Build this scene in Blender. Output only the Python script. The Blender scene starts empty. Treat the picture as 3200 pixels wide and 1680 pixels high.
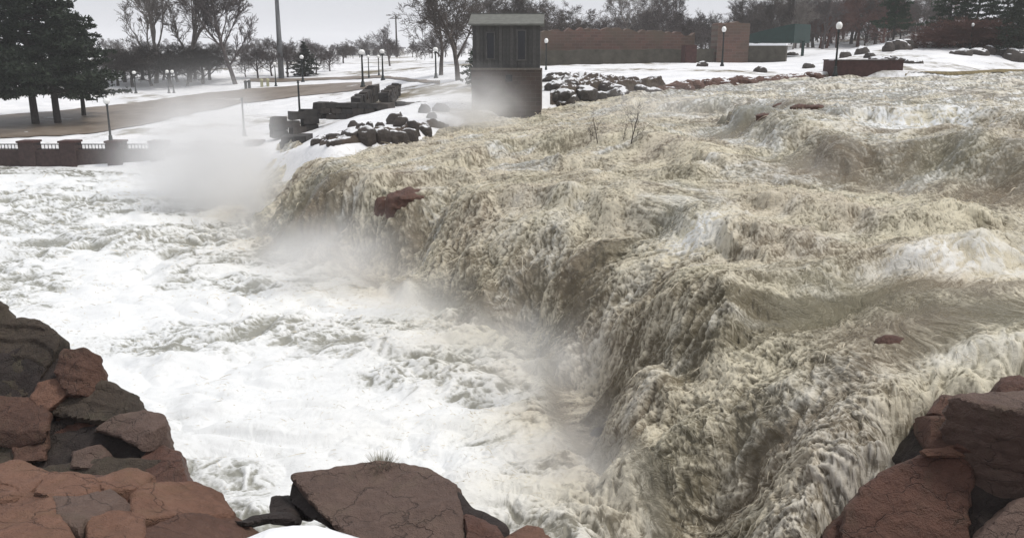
import bpy, bmesh, math, random
import numpy as np
from mathutils import Vector, Matrix

scene = bpy.context.scene
COL = scene.collection
R = math.radians

# ------------------------------------------------------------------ camera
CAM_Z, PITCH, FPX = 7.6, 13.96, 887.0
cam_data = bpy.data.cameras.new('camera')
cam = bpy.data.objects.new('camera', cam_data); COL.objects.link(cam)
cam.location = (0, 0, CAM_Z)
cam.rotation_euler = (R(90 - PITCH), 0, 0)
cam_data.sensor_width = 36.0
cam_data.lens = FPX / 1024 * 36.0
cam_data.clip_start = 0.1; cam_data.clip_end = 6000
scene.camera = cam

# ------------------------------------------------------------------ light: pale overcast afternoon
SUN_EL, SUN_AZ = 63, 92             # azimuth clockwise from +Y (view direction): high on the right
world = bpy.data.worlds.new('World'); scene.world = world; world.use_nodes = True
nt = world.node_tree; nt.nodes.clear()
out = nt.nodes.new('ShaderNodeOutputWorld')
bg = nt.nodes.new('ShaderNodeBackground')
sky = nt.nodes.new('ShaderNodeTexSky'); sky.sky_type = 'NISHITA'; sky.sun_disc = False
sky.sun_elevation = R(SUN_EL); sky.sun_rotation = R(SUN_AZ)
sky.air_density = 1.0; sky.dust_density = 4.0; sky.ozone_density = 1.0
tc = nt.nodes.new('ShaderNodeTexCoord')
mp = nt.nodes.new('ShaderNodeMapping'); mp.inputs['Scale'].default_value = (1.0, 1.0, 3.5)
ns = nt.nodes.new('ShaderNodeTexNoise'); ns.inputs['Scale'].default_value = 1.6; ns.inputs['Detail'].default_value = 5
cr = nt.nodes.new('ShaderNodeValToRGB')           # the even cloud deck, a little lighter and darker
cr.color_ramp.elements[0].position = 0.3; cr.color_ramp.elements[0].color = (4.35, 4.45, 4.75, 1)
cr.color_ramp.elements[1].position = 0.72; cr.color_ramp.elements[1].color = (5.2, 5.3, 5.6, 1)
mx = nt.nodes.new('ShaderNodeMix'); mx.data_type = 'RGBA'; mx.inputs[0].default_value = 0.93
nt.links.new(tc.outputs['Generated'], mp.inputs[0]); nt.links.new(mp.outputs[0], ns.inputs['Vector'])
nt.links.new(ns.outputs['Fac'], cr.inputs[0])
nt.links.new(sky.outputs[0], mx.inputs[6]); nt.links.new(cr.outputs[0], mx.inputs[7])
nt.links.new(mx.outputs[2], bg.inputs['Color']); bg.inputs['Strength'].default_value = 0.09
nt.links.new(bg.outputs[0], out.inputs[0])

sun_d = bpy.data.lights.new('sun', 'SUN'); sun_d.energy = 1.5; sun_d.angle = R(12); sun_d.color = (1.0, 0.96, 0.9)
sun = bpy.data.objects.new('sun', sun_d); COL.objects.link(sun)
sdir = Vector((math.sin(R(SUN_AZ)) * math.cos(R(SUN_EL)), math.cos(R(SUN_AZ)) * math.cos(R(SUN_EL)), math.sin(R(SUN_EL))))
sun.rotation_euler = (-sdir).to_track_quat('-Z', 'Y').to_euler()
sun.location = sdir * 60

vs = scene.view_settings
vs.view_transform = 'Standard'; vs.look = 'None'; vs.exposure = 0.68; vs.gamma = 1.0; vs.use_curve_mapping = False
scene.cycles.volume_step_rate = 1.0
scene.cycles.volume_max_steps = 128
scene.cycles.max_bounces = 6; scene.cycles.diffuse_bounces = 3; scene.cycles.volume_bounces = 4
scene.cycles.transparent_max_bounces = 8

# ------------------------------------------------------------------ planning helpers: a pixel of the survey picture to a place
CP, SP = math.cos(R(PITCH)), math.sin(R(PITCH))
def ray(u, v):
    a, b = (u - 512) / FPX, (268.5 - v) / FPX
    return Vector((a, CP + b * SP, -SP + b * CP))
def at_z(u, v, z):
    d = ray(u, v); t = (z - CAM_Z) / d.z
    return Vector((d.x * t, d.y * t, z))
def at_y(u, v, y):
    d = ray(u, v); t = y / d.y
    return Vector((d.x * t, y, CAM_Z + d.z * t))
def hit(u, v, H, t0=6, t1=900, n=1600):
    d = ray(u, v); ts = np.geomspace(t0, t1, n)
    X, Y, Z = d.x * ts, d.y * ts, CAM_Z + d.z * ts
    below = Z < H(X, Y)
    if not below.any(): return None
    i = int(np.argmax(below))
    return Vector((X[i], Y[i], float(H(X[i:i+1], Y[i:i+1])[0])))

# ------------------------------------------------------------------ numeric noise
_rng = np.random.RandomState(7)
_perm = _rng.permutation(512).astype(np.int32)
_ang = (_rng.rand(512) * 2 * np.pi)
_gx, _gy = np.cos(_ang).astype(np.float32), np.sin(_ang).astype(np.float32)
_g3 = _rng.randn(512, 3); _g3 /= np.linalg.norm(_g3, axis=1)[:, None]; _g3 = _g3.astype(np.float32)
def pn2(x, y, s=0):
    xi = np.floor(x).astype(np.int32); yi = np.floor(y).astype(np.int32)
    fx = (x - xi).astype(np.float32); fy = (y - yi).astype(np.float32)
    u = fx * fx * fx * (fx * (fx * 6 - 15) + 10); v = fy * fy * fy * (fy * (fy * 6 - 15) + 10)
    def g(ix, iy, dx, dy):
        h = _perm[(_perm[(ix + s * 37) & 511] + iy) & 511]
        return _gx[h] * dx + _gy[h] * dy
    a = g(xi, yi, fx, fy); b = g(xi + 1, yi, fx - 1, fy)
    c = g(xi, yi + 1, fx, fy - 1); d = g(xi + 1, yi + 1, fx - 1, fy - 1)
    a = a + u * (b - a); c = c + u * (d - c)
    return (a + v * (c - a)) * 1.5
def fbm2(x, y, o=4, s=0, gain=0.5):
    t = 0; a = 1.0
    for i in range(o):
        t = t + a * pn2(x * 2.03 ** i + 17.3 * i, y * 2.03 ** i - 9.1 * i, s + i); a *= gain
    return t
def ridge2(x, y, o=3, s=0, gain=0.55):
    t = 0; a = 1.0; n = 0
    for i in range(o):
        t = t + a * (1 - np.abs(pn2(x * 2.07 ** i + 5.7 * i, y * 2.07 ** i + 3.3 * i, s + i)) * 2); n += a; a *= gain
    return t / n
def pn3(p, s=0):
    i = np.floor(p).astype(np.int32); f = (p - i).astype(np.float32)
    w = f * f * f * (f * (f * 6 - 15) + 10)
    def g(ox, oy, oz):
        h = _perm[(_perm[(_perm[(i[:, 0] + ox + s * 31) & 511] + i[:, 1] + oy) & 511] + i[:, 2] + oz) & 511]
        return (_g3[h] * (f - np.array([ox, oy, oz], dtype=np.float32))).sum(1)
    x0 = [[g(0, y, z) + w[:, 0] * (g(1, y, z) - g(0, y, z)) for z in (0, 1)] for y in (0, 1)]
    y0 = [x0[0][z] + w[:, 1] * (x0[1][z] - x0[0][z]) for z in (0, 1)]
    return (y0[0] + w[:, 2] * (y0[1] - y0[0])) * 1.4
def fbm3(p, o=3, s=0):
    t = 0; a = 1.0
    for k in range(o): t = t + a * pn3(p * 2.04 ** k + 11.1 * k, s + k); a *= 0.5
    return t
def sstep(a, b, x):
    t = np.clip((x - a) / (b - a), 0, 1); return t * t * (3 - 2 * t)

class TPS:
    """smooth surface through surveyed points, in (bearing, log distance)"""
    def __init__(s, pts, reg=0.002):
        p = np.array([[q[0], q[1]] for q in pts]); s.c = s.m(p[:, 0], p[:, 1]); z = np.array([q[2] for q in pts])
        n = len(z); K = s.k(s.c[:, None, :] - s.c[None, :, :]) + np.eye(n) * reg
        P = np.hstack([np.ones((n, 1)), s.c]); A = np.block([[K, P], [P.T, np.zeros((3, 3))]])
        w = np.linalg.solve(A, np.concatenate([z, np.zeros(3)])); s.w, s.a = w[:n], w[n:]
    @staticmethod
    def m(x, y):
        r = np.hypot(x, y) + 1e-6
        return np.stack([np.arctan2(x, y) * 2.5, np.log(r)], -1)
    @staticmethod
    def k(d):
        r2 = (d ** 2).sum(-1) + 1e-12; return 0.5 * r2 * np.log(r2)
    def __call__(s, x, y):
        q = s.m(np.asarray(x, float), np.asarray(y, float)); o = s.a[0] + q @ s.a[1:]
        for c, w in zip(s.c, s.w): o = o + w * s.k(q - c)
        return o

# ------------------------------------------------------------------ object helpers
def link(o, parent=None):
    COL.objects.link(o)
    if parent is not None: o.parent = parent
    return o
def tag(o, label=None, cat=None, group=None, kind=None):
    if label: o['label'] = label
    if cat: o['category'] = cat
    if group: o['group'] = group
    if kind: o['kind'] = kind
    return o
def empty(name, loc=(0, 0, 0), rz=0.0):
    o = bpy.data.objects.new(name, None); o.location = loc; o.rotation_euler = (0, 0, rz); o.empty_display_size = 0.3
    return link(o)
def mesh_obj(name, me, mat=None, parent=None, loc=None):
    o = bpy.data.objects.new(name, me)
    if mat and not me.materials: me.materials.append(mat)
    if loc is not None: o.location = loc
    return link(o, parent)
def np_mesh(name, V, F, smooth=True):
    """V (n,3), F (m,k) all faces with k corners"""
    V = np.asarray(V, np.float32); F = np.asarray(F, np.int32)
    me = bpy.data.meshes.new(name); m, k = F.shape
    me.vertices.add(len(V)); me.vertices.foreach_set('co', V.ravel())
    me.loops.add(m * k); me.loops.foreach_set('vertex_index', F.ravel())
    me.polygons.add(m); me.polygons.foreach_set('loop_start', np.arange(0, m * k, k, dtype=np.int32))
    try: me.polygons.foreach_set('loop_total', np.full(m, k, np.int32))
    except Exception: pass
    me.polygons.foreach_set('use_smooth', np.full(m, smooth))
    me.update(calc_edges=True); me.validate()
    return me
def bm_mesh(name, bm, smooth=False):
    me = bpy.data.meshes.new(name); bm.to_mesh(me); bm.free()
    if smooth:
        for p in me.polygons: p.use_smooth = True
    return me
def add_box(bm, c, d, rz=0.0, taper=1.0):
    M = Matrix.Translation(Vector(c)) @ Matrix.Rotation(rz, 4, 'Z')
    vs = []
    for z in (-1, 1):
        k = taper if z > 0 else 1
        for x, y in ((-1, -1), (1, -1), (1, 1), (-1, 1)):
            vs.append(bm.verts.new(M @ Vector((x * d[0] / 2 * k, y * d[1] / 2 * k, z * d[2] / 2))))
    for f in ((3, 2, 1, 0), (4, 5, 6, 7), (0, 1, 5, 4), (1, 2, 6, 5), (2, 3, 7, 6), (3, 0, 4, 7)):
        bm.faces.new([vs[i] for i in f])
def add_lathe(bm, prof, seg=12, c=(0, 0, 0)):
    rings = []
    for r, z in prof:
        rings.append([bm.verts.new((c[0] + r * math.cos(2 * math.pi * i / seg), c[1] + r * math.sin(2 * math.pi * i / seg), c[2] + z)) for i in range(seg)])
    for a, b in zip(rings, rings[1:]):
        for i in range(seg):
            bm.faces.new((a[i], a[(i + 1) % seg], b[(i + 1) % seg], b[i]))
    bm.faces.new(rings[0][::-1]); bm.faces.new(rings[-1])
def add_bar(bm, a, b, w, h=None):
    """rectangular bar between two points"""
    h = h or w; a, b = Vector(a), Vector(b); t = (b - a).normalized()
    s = t.cross(Vector((0, 0, 1)))
    if s.length < 1e-3: s = Vector((1, 0, 0))
    s.normalize(); n = s.cross(t)
    r = [[bm.verts.new(p + s * i * w / 2 + n * j * h / 2) for i, j in ((-1, -1), (1, -1), (1, 1), (-1, 1))] for p in (a, b)]
    for i in range(4): bm.faces.new((r[0][i], r[0][(i + 1) % 4], r[1][(i + 1) % 4], r[1][i]))
    bm.faces.new(r[0][::-1]); bm.faces.new(r[1])

# ------------------------------------------------------------------ materials
def mat_new(name):
    m = bpy.data.materials.new(name); m.use_nodes = True
    n = m.node_tree; b = n.nodes['Principled BSDF']
    return m, n, b
def N(n, t, **kw):
    x = n.nodes.new('ShaderNode' + t)
    for k, v in kw.items():
        if k in x.inputs: x.inputs[k].default_value = v
        else: setattr(x, k, v)
    return x
def ramp(n, fac, stops):
    r = n.nodes.new('ShaderNodeValToRGB'); e = r.color_ramp.elements
    while len(e) > 1: e.remove(e[0])
    e[0].position = stops[0][0]; e[0].color = (*stops[0][1], 1)
    for p, c in stops[1:]:
        k = e.new(p); k.color = (*c, 1)
    n.links.new(fac, r.inputs[0]); return r.outputs[0]
def mixc(n, fac, a, b, mode='MIX'):
    m = n.nodes.new('ShaderNodeMix'); m.data_type = 'RGBA'; m.blend_type = mode
    for i, x in ((0, fac), (6, a), (7, b)):
        if hasattr(x, 'links'): n.links.new(x, m.inputs[i])
        else: m.inputs[i].default_value = x if i == 0 else (*x, 1)
    return m.outputs[2]
def noise(n, scale, detail=4, rough=0.55, vec=None, dist=0.0):
    x = N(n, 'TexNoise'); x.inputs['Scale'].default_value = scale; x.inputs['Detail'].default_value = detail
    x.inputs['Roughness'].default_value = rough; x.inputs['Distortion'].default_value = dist
    if vec is not None: n.links.new(vec, x.inputs['Vector'])
    return x.outputs['Fac']
def bump(n, b, height, strength, dist):
    x = N(n, 'Bump'); x.inputs['Strength'].default_value = strength; x.inputs['Distance'].default_value = dist
    n.links.new(height, x.inputs['Height']); n.links.new(x.outputs[0], b.inputs['Normal'])
def coords(n, kind='Object'):
    return n.nodes.new('ShaderNodeTexCoord').outputs[kind]
def worldpos(n):
    return n.nodes.new('ShaderNodeNewGeometry').outputs['Position']
def math_(n, op, a, b=None, clamp=False):
    m = n.nodes.new('ShaderNodeMath'); m.operation = op; m.use_clamp = clamp
    for i, x in ((0, a), (1, b)):
        if x is None: continue
        if hasattr(x, 'links'): n.links.new(x, m.inputs[i])
        else: m.inputs[i].default_value = x
    return m.outputs[0]
def simple(name, col, rough=0.8, var=0.25, scale=8.0, bmp=0.3, bd=0.02, metal=0.0, kind='Object', spec=0.3):
    m, n, b = mat_new(name)
    c = coords(n, kind); f = noise(n, scale, 5, 0.6, c)
    lo = tuple(x * (1 - var) for x in col); hi = tuple(min(1, x * (1 + var)) for x in col)
    n.links.new(ramp(n, f, [(0.3, lo), (0.7, hi)]), b.inputs['Base Color'])
    b.inputs['Roughness'].default_value = rough; b.inputs['Metallic'].default_value = metal
    b.inputs['Specular IOR Level'].default_value = spec
    if bmp: bump(n, b, noise(n, scale * 4, 4, 0.6, c), bmp, bd)
    return m
M = {}
# ================================================================== the river: pool, falls and rapids
# foot of the main falls (surveyed at pool level) with the width of the falling face
FOOT = [(300, 128, 4.0), (262, 165, 3.5), (246, 200, 3.2), (262, 238, 2.6), (300, 255, 2.4), (332, 262, 2.2), (360, 278, 3.2), (392, 296, 2.8),
        (440, 312, 2.4), (490, 333, 2.2), (530, 352, 2.2), (548, 385, 3.0), (560, 425, 2.6), (592, 462, 2.2), (632, 500, 2.4), (668, 545, 2.4), (690, 640, 2.2), (690, 900, 2.2)]
FP = np.array([[*at_z(u, v, 0.0)[:2]] for u, v, w in FOOT]); FW = np.array([w for *_, w in FOOT])
def foot_dist(x, y):
    best = np.full(np.shape(x), 1e9); sg = np.zeros_like(best); ww = np.zeros_like(best); tt = np.zeros_like(best); acc = 0.0
    for i in range(len(FP) - 1):
        a, b = FP[i], FP[i + 1]; d = b - a; L = np.hypot(*d)
        t = np.clip(((x - a[0]) * d[0] + (y - a[1]) * d[1]) / L ** 2, 0, 1)
        px, py = x - (a[0] + t * d[0]), y - (a[1] + t * d[1]); q = np.hypot(px, py)
        m = q < best; cr = d[0] * py - d[1] * px
        best = np.where(m, q, best); sg = np.where(m, np.where(cr > 0, 1, -1), sg)
        ww = np.where(m, FW[i] + t * (FW[i + 1] - FW[i]), ww); tt = np.where(m, acc + t * L, tt); acc += L
    return best * sg, ww, tt
PLAT = [(300, 158, 3.0), (262, 150, 2.6), (350, 175, 2.9), (440, 200, 2.6), (480, 150, 3.2), (420, 150, 3.1), (330, 149, 3.0), (560, 110, 3.5), (500, 122, 3.35),
        (420, 136, 3.15), (470, 119, 3.3), (600, 140, 3.9), (540, 190, 3.1), (650, 100, 4.4), (620, 190, 3.35), (700, 150, 3.95), (700, 200, 3.45),
        (600, 240, 2.9), (760, 190, 3.7), (860, 178, 3.8), (850, 240, 3.45), (1000, 215, 3.75), (1000, 250, 3.65), (700, 270, 3.05), (720, 310, 2.9),
        (900, 300, 3.4), (1000, 290, 3.55), (900, 350, 3.1), (1000, 350, 3.4), (1010, 380, 3.3), (860, 380, 2.85), (760, 360, 2.6), (940, 398, 2.95),
        (720, 95, 4.75), (800, 90, 5.0), (880, 112, 4.85), (1000, 100, 5.15), (1024, 130, 4.95), (850, 130, 4.6), (960, 150, 4.55), (1000, 78, 5.35),
        (910, 79, 5.3), (800, 140, 4.35), (600, 96, 4.2), (545, 108, 3.5), (760, 81, 5.1), (1150, 200, 3.9), (1150, 300, 3.6), (1150, 100, 5.2), (1150, 420, 3.3), (1060, 460, 3.0)]
plat = TPS([at_z(*p) for p in PLAT], reg=0.004)
# ledges under the water: (points, rise, steepness, run-out upstream)
LIPS = [([(425, 216, 2.5), (470, 206, 2.7), (520, 202, 2.9), (600, 207, 3.2), (670, 225, 3.2), (715, 250, 3.1)], 0.60, 0.6, 2.0),
        ([(640, 352, 2.6), (690, 332, 2.8), (740, 314, 2.9), (800, 294, 3.1), (880, 273, 3.4), (960, 264, 3.5), (1060, 256, 3.6)], 0.52, 0.45, 1.6),
        ([(735, 132, 4.1), (790, 152, 4.0), (835, 172, 3.8), (880, 174, 3.9), (940, 172, 4.0), (985, 182, 3.9), (1060, 196, 3.9)], 0.85, 1.0, 4.0),
        ([(345, 188, 2.8), (385, 182, 2.8), (440, 178, 2.9), (480, 182, 2.9)], 0.40, 0.45, 1.5),
        ([(480, 158, 3.2), (520, 146, 3.5), (580, 142, 3.8), (640, 146, 3.9), (690, 160, 3.9)], 0.65, 0.9, 2.2),
        ([(690, 108, 4.5), (740, 112, 4.5), (790, 118, 4.6), (830, 112, 4.8)], 0.60, 0.8, 2.5),
        ([(780, 215, 3.5), (830, 225, 3.5), (880, 235, 3.5), (960, 228, 3.6)], 0.42, 0.5, 1.5),
        ([(560, 250, 2.7), (600, 268, 2.7), (640, 290, 2.7), (665, 315, 2.7)], 0.36, 0.4, 1.1),
        ([(460, 236, 2.2), (500, 232, 2.4), (545, 238, 2.4)], 0.35, 0.4, 0.8), ([(760, 250, 3.3), (800, 258, 3.3), (860, 255, 3.4)], 0.3, 0.4, 1.0), ([(690, 182, 3.5), (740, 176, 3.7), (790, 184, 3.7)], 0.4, 0.6, 1.6), ([(900, 130, 4.6), (960, 128, 4.8), (1040, 140, 4.8)], 0.5, 0.8, 3.0), ([(560, 168, 3.3), (620, 170, 3.5), (660, 178, 3.5)], 0.35, 0.5, 1.4)]
LIPW = [(np.array([[*at_z(*q)[:2]] for q in p]), h, w, l) for p, h, w, l in LIPS]
def lips(x, y):
    z = 0
    for P, h, w, l in LIPW:
        best = np.full(np.shape(x), 1e9); sg = np.zeros_like(best); end = np.zeros_like(best)
        for i in range(len(P) - 1):
            a, b = P[i], P[i + 1]; d = b - a; L = np.hypot(*d)
            t0 = ((x - a[0]) * d[0] + (y - a[1]) * d[1]) / L ** 2; t = np.clip(t0, 0, 1)
            px, py = x - (a[0] + t * d[0]), y - (a[1] + t * d[1]); q = np.hypot(px, py)
            mm = q < best; best = np.where(mm, q, best); sg = np.where(mm, np.where(d[0] * py - d[1] * px > 0, 1, -1), sg)
            e = np.zeros_like(q)
            if i == 0: e = np.where(t0 < 0, q, 0)
            if i == len(P) - 2: e = np.where(t0 > 1, q, e)
            end = np.where(mm, e, end)
        w = w * 1.5; s_ = best * sg + 0.35 * fbm2(x * 0.8, y * 0.8, 2, 130)
        z = z + h * sstep(-w * .5, w * .5, s_) * np.exp(-np.clip(s_, 0, 60) / l) * np.exp(-(end / (1.2 * l)) ** 2)
        z = z - 0.35 * h * np.exp(-((s_ + w) / w) ** 2) * np.exp(-(end / (1.2 * l)) ** 2)
    return z
# clefts (-) and buttresses (+) along the falls
NOTCH = [((364, 282), -1.8, 1.0), ((300, 255), 1.1, 1.6), ((465, 322), 0.7, 1.2), ((556, 400), -0.9, 1.0), ((640, 508), 0.6, 1.2), ((415, 305), 0.5, 0.7), ((505, 340), -0.7, 0.6)]
_nt = {}
DIP = at_z(285, 150, 2.7)
def notch_t(u, v):
    if (u, v) not in _nt:
        p = at_z(u, v, 0.0); _nt[(u, v)] = float(foot_dist(np.array([p.x]), np.array([p.y]))[2][0])
    return _nt[(u, v)]
def Hw(x, y, detail=True):
    s, w, t = foot_dist(x, y)
    s = s + (0.75 * fbm2(x * 0.33, y * 0.33, 2, 3) + 0.3 * fbm2(x * 1.0, y * 1.0, 2, 5)) * np.clip(1.2 - np.abs(s) / 6, 0, 1)
    for (u_, v_), amp_, wd_ in NOTCH:
        s = s + amp_ * np.exp(-((t - notch_t(u_, v_)) / wd_) ** 2) * np.exp(-np.clip(np.abs(s) - 1, 0, 50) / 2.5)
    w = w * (1.25 + 0.35 * fbm2(x * 0.3 + 8, y * 0.3, 2, 7))
    k = np.clip(s / w, 0, 1)
    S = 0.8 * np.sin(np.pi / 2 * k) + 0.2 * sstep(0, 1, k)
    z = S * (np.clip(plat(x, y), 1.5, 5.6) + lips(x, y) - 0.75 * np.exp(-((x - DIP.x) ** 2 + (y - DIP.y) ** 2) / 22))
    return z
def Hw_full(x, y):
    s, w, t = foot_dist(x, y)
    return Hw(x, y), s, w, t

# ---- grid of the water surface, finer where the falls are
rr = [8.0]
while rr[-1] < 104:
    r = rr[-1]; rr.append(r * (1 + (0.00185 if r < 32 else 0.0030 if r < 52 else 0.005)))
rr = np.array(rr); az = np.radians(np.arange(-41, 41.01, 0.088))
RR, AZ = np.meshgrid(rr, az, indexing='ij')
WX, WY = RR * np.sin(AZ), RR * np.cos(AZ)
sh = WX.shape
# the coarse shape on a thinner grid, then interpolated (it is smooth)
def coarse(fun, k=4):
    ri = np.unique(np.r_[np.arange(0, sh[0], k), sh[0] - 1]); ci = np.unique(np.r_[np.arange(0, sh[1], k), sh[1] - 1])
    C = fun(WX[np.ix_(ri, ci)], WY[np.ix_(ri, ci)])
    outs = []
    for c in (C if isinstance(C, tuple) else (C,)):
        tmp = np.empty((len(ri), sh[1]))
        for j in range(len(ri)): tmp[j] = np.interp(np.arange(sh[1]), ci, c[j])
        f = np.empty(sh); idx = np.interp(np.arange(sh[0]), ri, np.arange(len(ri))); lo = np.clip(idx.astype(int), 0, len(ri) - 2); fr = (idx - lo)[:, None]
        f[:] = tmp[lo] * (1 - fr) + tmp[lo + 1] * fr; outs.append(f)
    return outs
def base_fields(x, y):
    z, s, w, t = Hw_full(x, y); return z, s, w, t
Z0, SS, WW_, TT = coarse(base_fields)
WW_ = WW_ * 1.25
x32, y32 = WX.astype(np.float32), WY.astype(np.float32)
# along-flow / across-flow coordinates (the river runs to the left and towards the viewer)
FA = (-0.80 * x32 - 0.60 * y32); FB = (0.60 * x32 - 0.80 * y32)
wa = fbm2(x32 * 0.16, y32 * 0.16, 2, 11); wb = fbm2(x32 * 0.16 + 9, y32 * 0.16 + 4, 2, 12)
FA = FA + 1.8 * wa; FB = FB + 1.8 * wb
def blur(a, r):
    for ax in (0, 1):
        p = np.pad(a, [(r + 1, r) if i == ax else (0, 0) for i in (0, 1)], mode='edge'); c = np.cumsum(p, axis=ax)
        a = (np.take(c, range(2 * r + 1, c.shape[ax]), ax) - np.take(c, range(0, c.shape[ax] - 2 * r - 1), ax)) / (2 * r + 1)
    return a
nearf = np.exp(-np.clip(np.abs(SS - 1.5) - 2.0, 0, 50) / 2.6); TB = blur(blur(TT, 26), 20); SB = blur(SS, 8)
nf = nearf.astype(np.float32); off_b = float(((FB - TB) * nearf).sum() / nearf.sum()); off_a = float(((FA + SB) * nearf).sum() / nearf.sum())
FB = FB * (1 - nf) + nf * (TB + off_b + .5 * wb).astype(np.float32)       # beside the falls the threads follow the line of the lip
FA = FA * (1 - nf) + nf * (-SB + off_a + .5 * wa).astype(np.float32)
FA2 = FA - 1.1 * Z0.astype(np.float32)                 # run on down the falling face
K = np.clip(SS / WW_, 0, 1)
FACE = (sstep(-0.02, 0.12, K) * (1 - sstep(0.75, 1.25, SS / WW_))).astype(np.float32)      # falling sheets
UP = sstep(0.7, 1.3, SS / WW_).astype(np.float32)                          # rapids above the lip
POOL = 1 - sstep(-0.6, 0.25, SS).astype(np.float32)
NEARFOOT = (np.exp(-np.clip(-SS, 0, 50) / 1.6) * POOL).astype(np.float32)        # boil below the falls

# --- shape
big = fbm2(FA * 0.30, FB * 0.42, 3, 20)                                     # heaving humps
swell = ridge2(FA * 0.26 + 0.4 * big, FB * 0.16, 2, 24)                     # standing waves across the flow
warp1 = fbm2(FA2 * 0.9, FB * 0.9, 2, 30); warp2 = fbm2(FA2 * 0.9 + 31, FB * 0.9, 2, 31)
br = ridge2(FA2 * 0.55 + 0.55 * warp1, FB * 1.15 + 0.55 * warp2, 3, 34, 0.6)      # braided ropes of water
w3 = fbm2(FA2 * 2.4, FB * 2.4, 2, 36); w4 = fbm2(FA2 * 2.4 + 7, FB * 2.4, 2, 37)
fz = ridge2(FA2 * 2.5 + 0.9 * w3, FB * 3.4 + 0.9 * w4, 3, 40, 0.62)        # curls
ff = ridge2(FA2 * 9.0 + 1.4 * w4, FB * 12.0 + 1.4 * w3, 3, 46, 0.75)        # froth
streak = ridge2(FA2 * 0.34 + 0.2 * warp1, FB * 3.0 + 0.55 * warp2, 3, 50, 0.6)     # stretched threads
thread = ridge2(FA2 * 1.1 + 0.5 * w3, FB * 9.0 + 0.9 * w4, 3, 54, 0.65)
rough_u = sstep(-0.35, 0.45, fbm2(FA * 0.22, FB * 0.30, 3, 57))             # wild and slick stretches of the rapids
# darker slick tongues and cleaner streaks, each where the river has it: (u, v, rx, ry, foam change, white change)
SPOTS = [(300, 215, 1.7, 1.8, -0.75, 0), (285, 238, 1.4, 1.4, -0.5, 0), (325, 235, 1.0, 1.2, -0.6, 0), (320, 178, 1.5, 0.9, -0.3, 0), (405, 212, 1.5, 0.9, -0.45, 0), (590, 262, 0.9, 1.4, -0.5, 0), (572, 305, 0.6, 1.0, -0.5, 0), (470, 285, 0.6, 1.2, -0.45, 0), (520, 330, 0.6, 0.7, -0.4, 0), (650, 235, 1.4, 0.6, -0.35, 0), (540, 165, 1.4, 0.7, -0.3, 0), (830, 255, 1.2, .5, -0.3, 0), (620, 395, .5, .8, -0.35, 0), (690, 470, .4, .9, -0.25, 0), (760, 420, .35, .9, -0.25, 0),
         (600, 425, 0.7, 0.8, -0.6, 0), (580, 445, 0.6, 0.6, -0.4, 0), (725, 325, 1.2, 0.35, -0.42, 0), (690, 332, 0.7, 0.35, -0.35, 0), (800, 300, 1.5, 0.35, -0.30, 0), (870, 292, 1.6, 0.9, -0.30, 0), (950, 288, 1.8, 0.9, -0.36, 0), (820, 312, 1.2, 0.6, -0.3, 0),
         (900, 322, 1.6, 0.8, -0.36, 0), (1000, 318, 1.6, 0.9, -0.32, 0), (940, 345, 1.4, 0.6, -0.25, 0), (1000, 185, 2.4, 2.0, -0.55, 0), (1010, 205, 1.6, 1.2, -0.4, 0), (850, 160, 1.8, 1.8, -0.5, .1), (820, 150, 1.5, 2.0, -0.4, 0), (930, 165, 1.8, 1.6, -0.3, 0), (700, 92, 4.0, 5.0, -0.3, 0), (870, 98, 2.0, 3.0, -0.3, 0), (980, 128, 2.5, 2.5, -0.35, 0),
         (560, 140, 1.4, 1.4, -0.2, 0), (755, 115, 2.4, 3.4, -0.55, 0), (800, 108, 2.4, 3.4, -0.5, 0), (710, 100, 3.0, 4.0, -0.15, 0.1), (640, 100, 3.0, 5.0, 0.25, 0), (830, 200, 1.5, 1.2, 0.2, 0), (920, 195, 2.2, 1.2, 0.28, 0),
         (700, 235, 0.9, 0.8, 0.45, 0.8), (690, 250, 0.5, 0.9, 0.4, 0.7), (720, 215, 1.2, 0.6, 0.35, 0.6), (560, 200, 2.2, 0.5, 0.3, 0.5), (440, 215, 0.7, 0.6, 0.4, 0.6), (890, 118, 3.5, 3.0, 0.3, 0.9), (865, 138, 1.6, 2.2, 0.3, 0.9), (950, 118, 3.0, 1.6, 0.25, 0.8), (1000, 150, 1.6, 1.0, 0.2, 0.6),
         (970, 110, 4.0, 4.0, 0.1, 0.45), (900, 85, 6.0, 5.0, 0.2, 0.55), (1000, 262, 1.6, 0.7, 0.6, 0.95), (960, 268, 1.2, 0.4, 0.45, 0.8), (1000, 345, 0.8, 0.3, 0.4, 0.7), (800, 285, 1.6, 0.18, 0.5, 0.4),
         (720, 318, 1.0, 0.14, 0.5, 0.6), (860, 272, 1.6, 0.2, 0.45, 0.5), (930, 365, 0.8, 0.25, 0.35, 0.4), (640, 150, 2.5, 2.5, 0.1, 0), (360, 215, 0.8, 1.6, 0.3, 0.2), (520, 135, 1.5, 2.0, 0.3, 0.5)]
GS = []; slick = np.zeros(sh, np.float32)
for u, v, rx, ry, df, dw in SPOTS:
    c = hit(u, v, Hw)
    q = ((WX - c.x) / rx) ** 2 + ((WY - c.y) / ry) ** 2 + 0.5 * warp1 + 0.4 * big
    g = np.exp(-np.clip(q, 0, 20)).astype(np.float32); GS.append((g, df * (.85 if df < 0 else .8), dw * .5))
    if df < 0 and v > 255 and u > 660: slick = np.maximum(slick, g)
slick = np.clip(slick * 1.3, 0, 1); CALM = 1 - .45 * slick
Z = Z0.copy()
Z += UP * (0.20 * big + 0.15 * (swell - 0.4) + CALM * (0.09 * (br - 0.4) + (0.015 + 0.035 * rough_u) * (fz - 0.4) + 0.014 * (thread - 0.4) + 0.026 * (ff - 0.4)))
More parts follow.
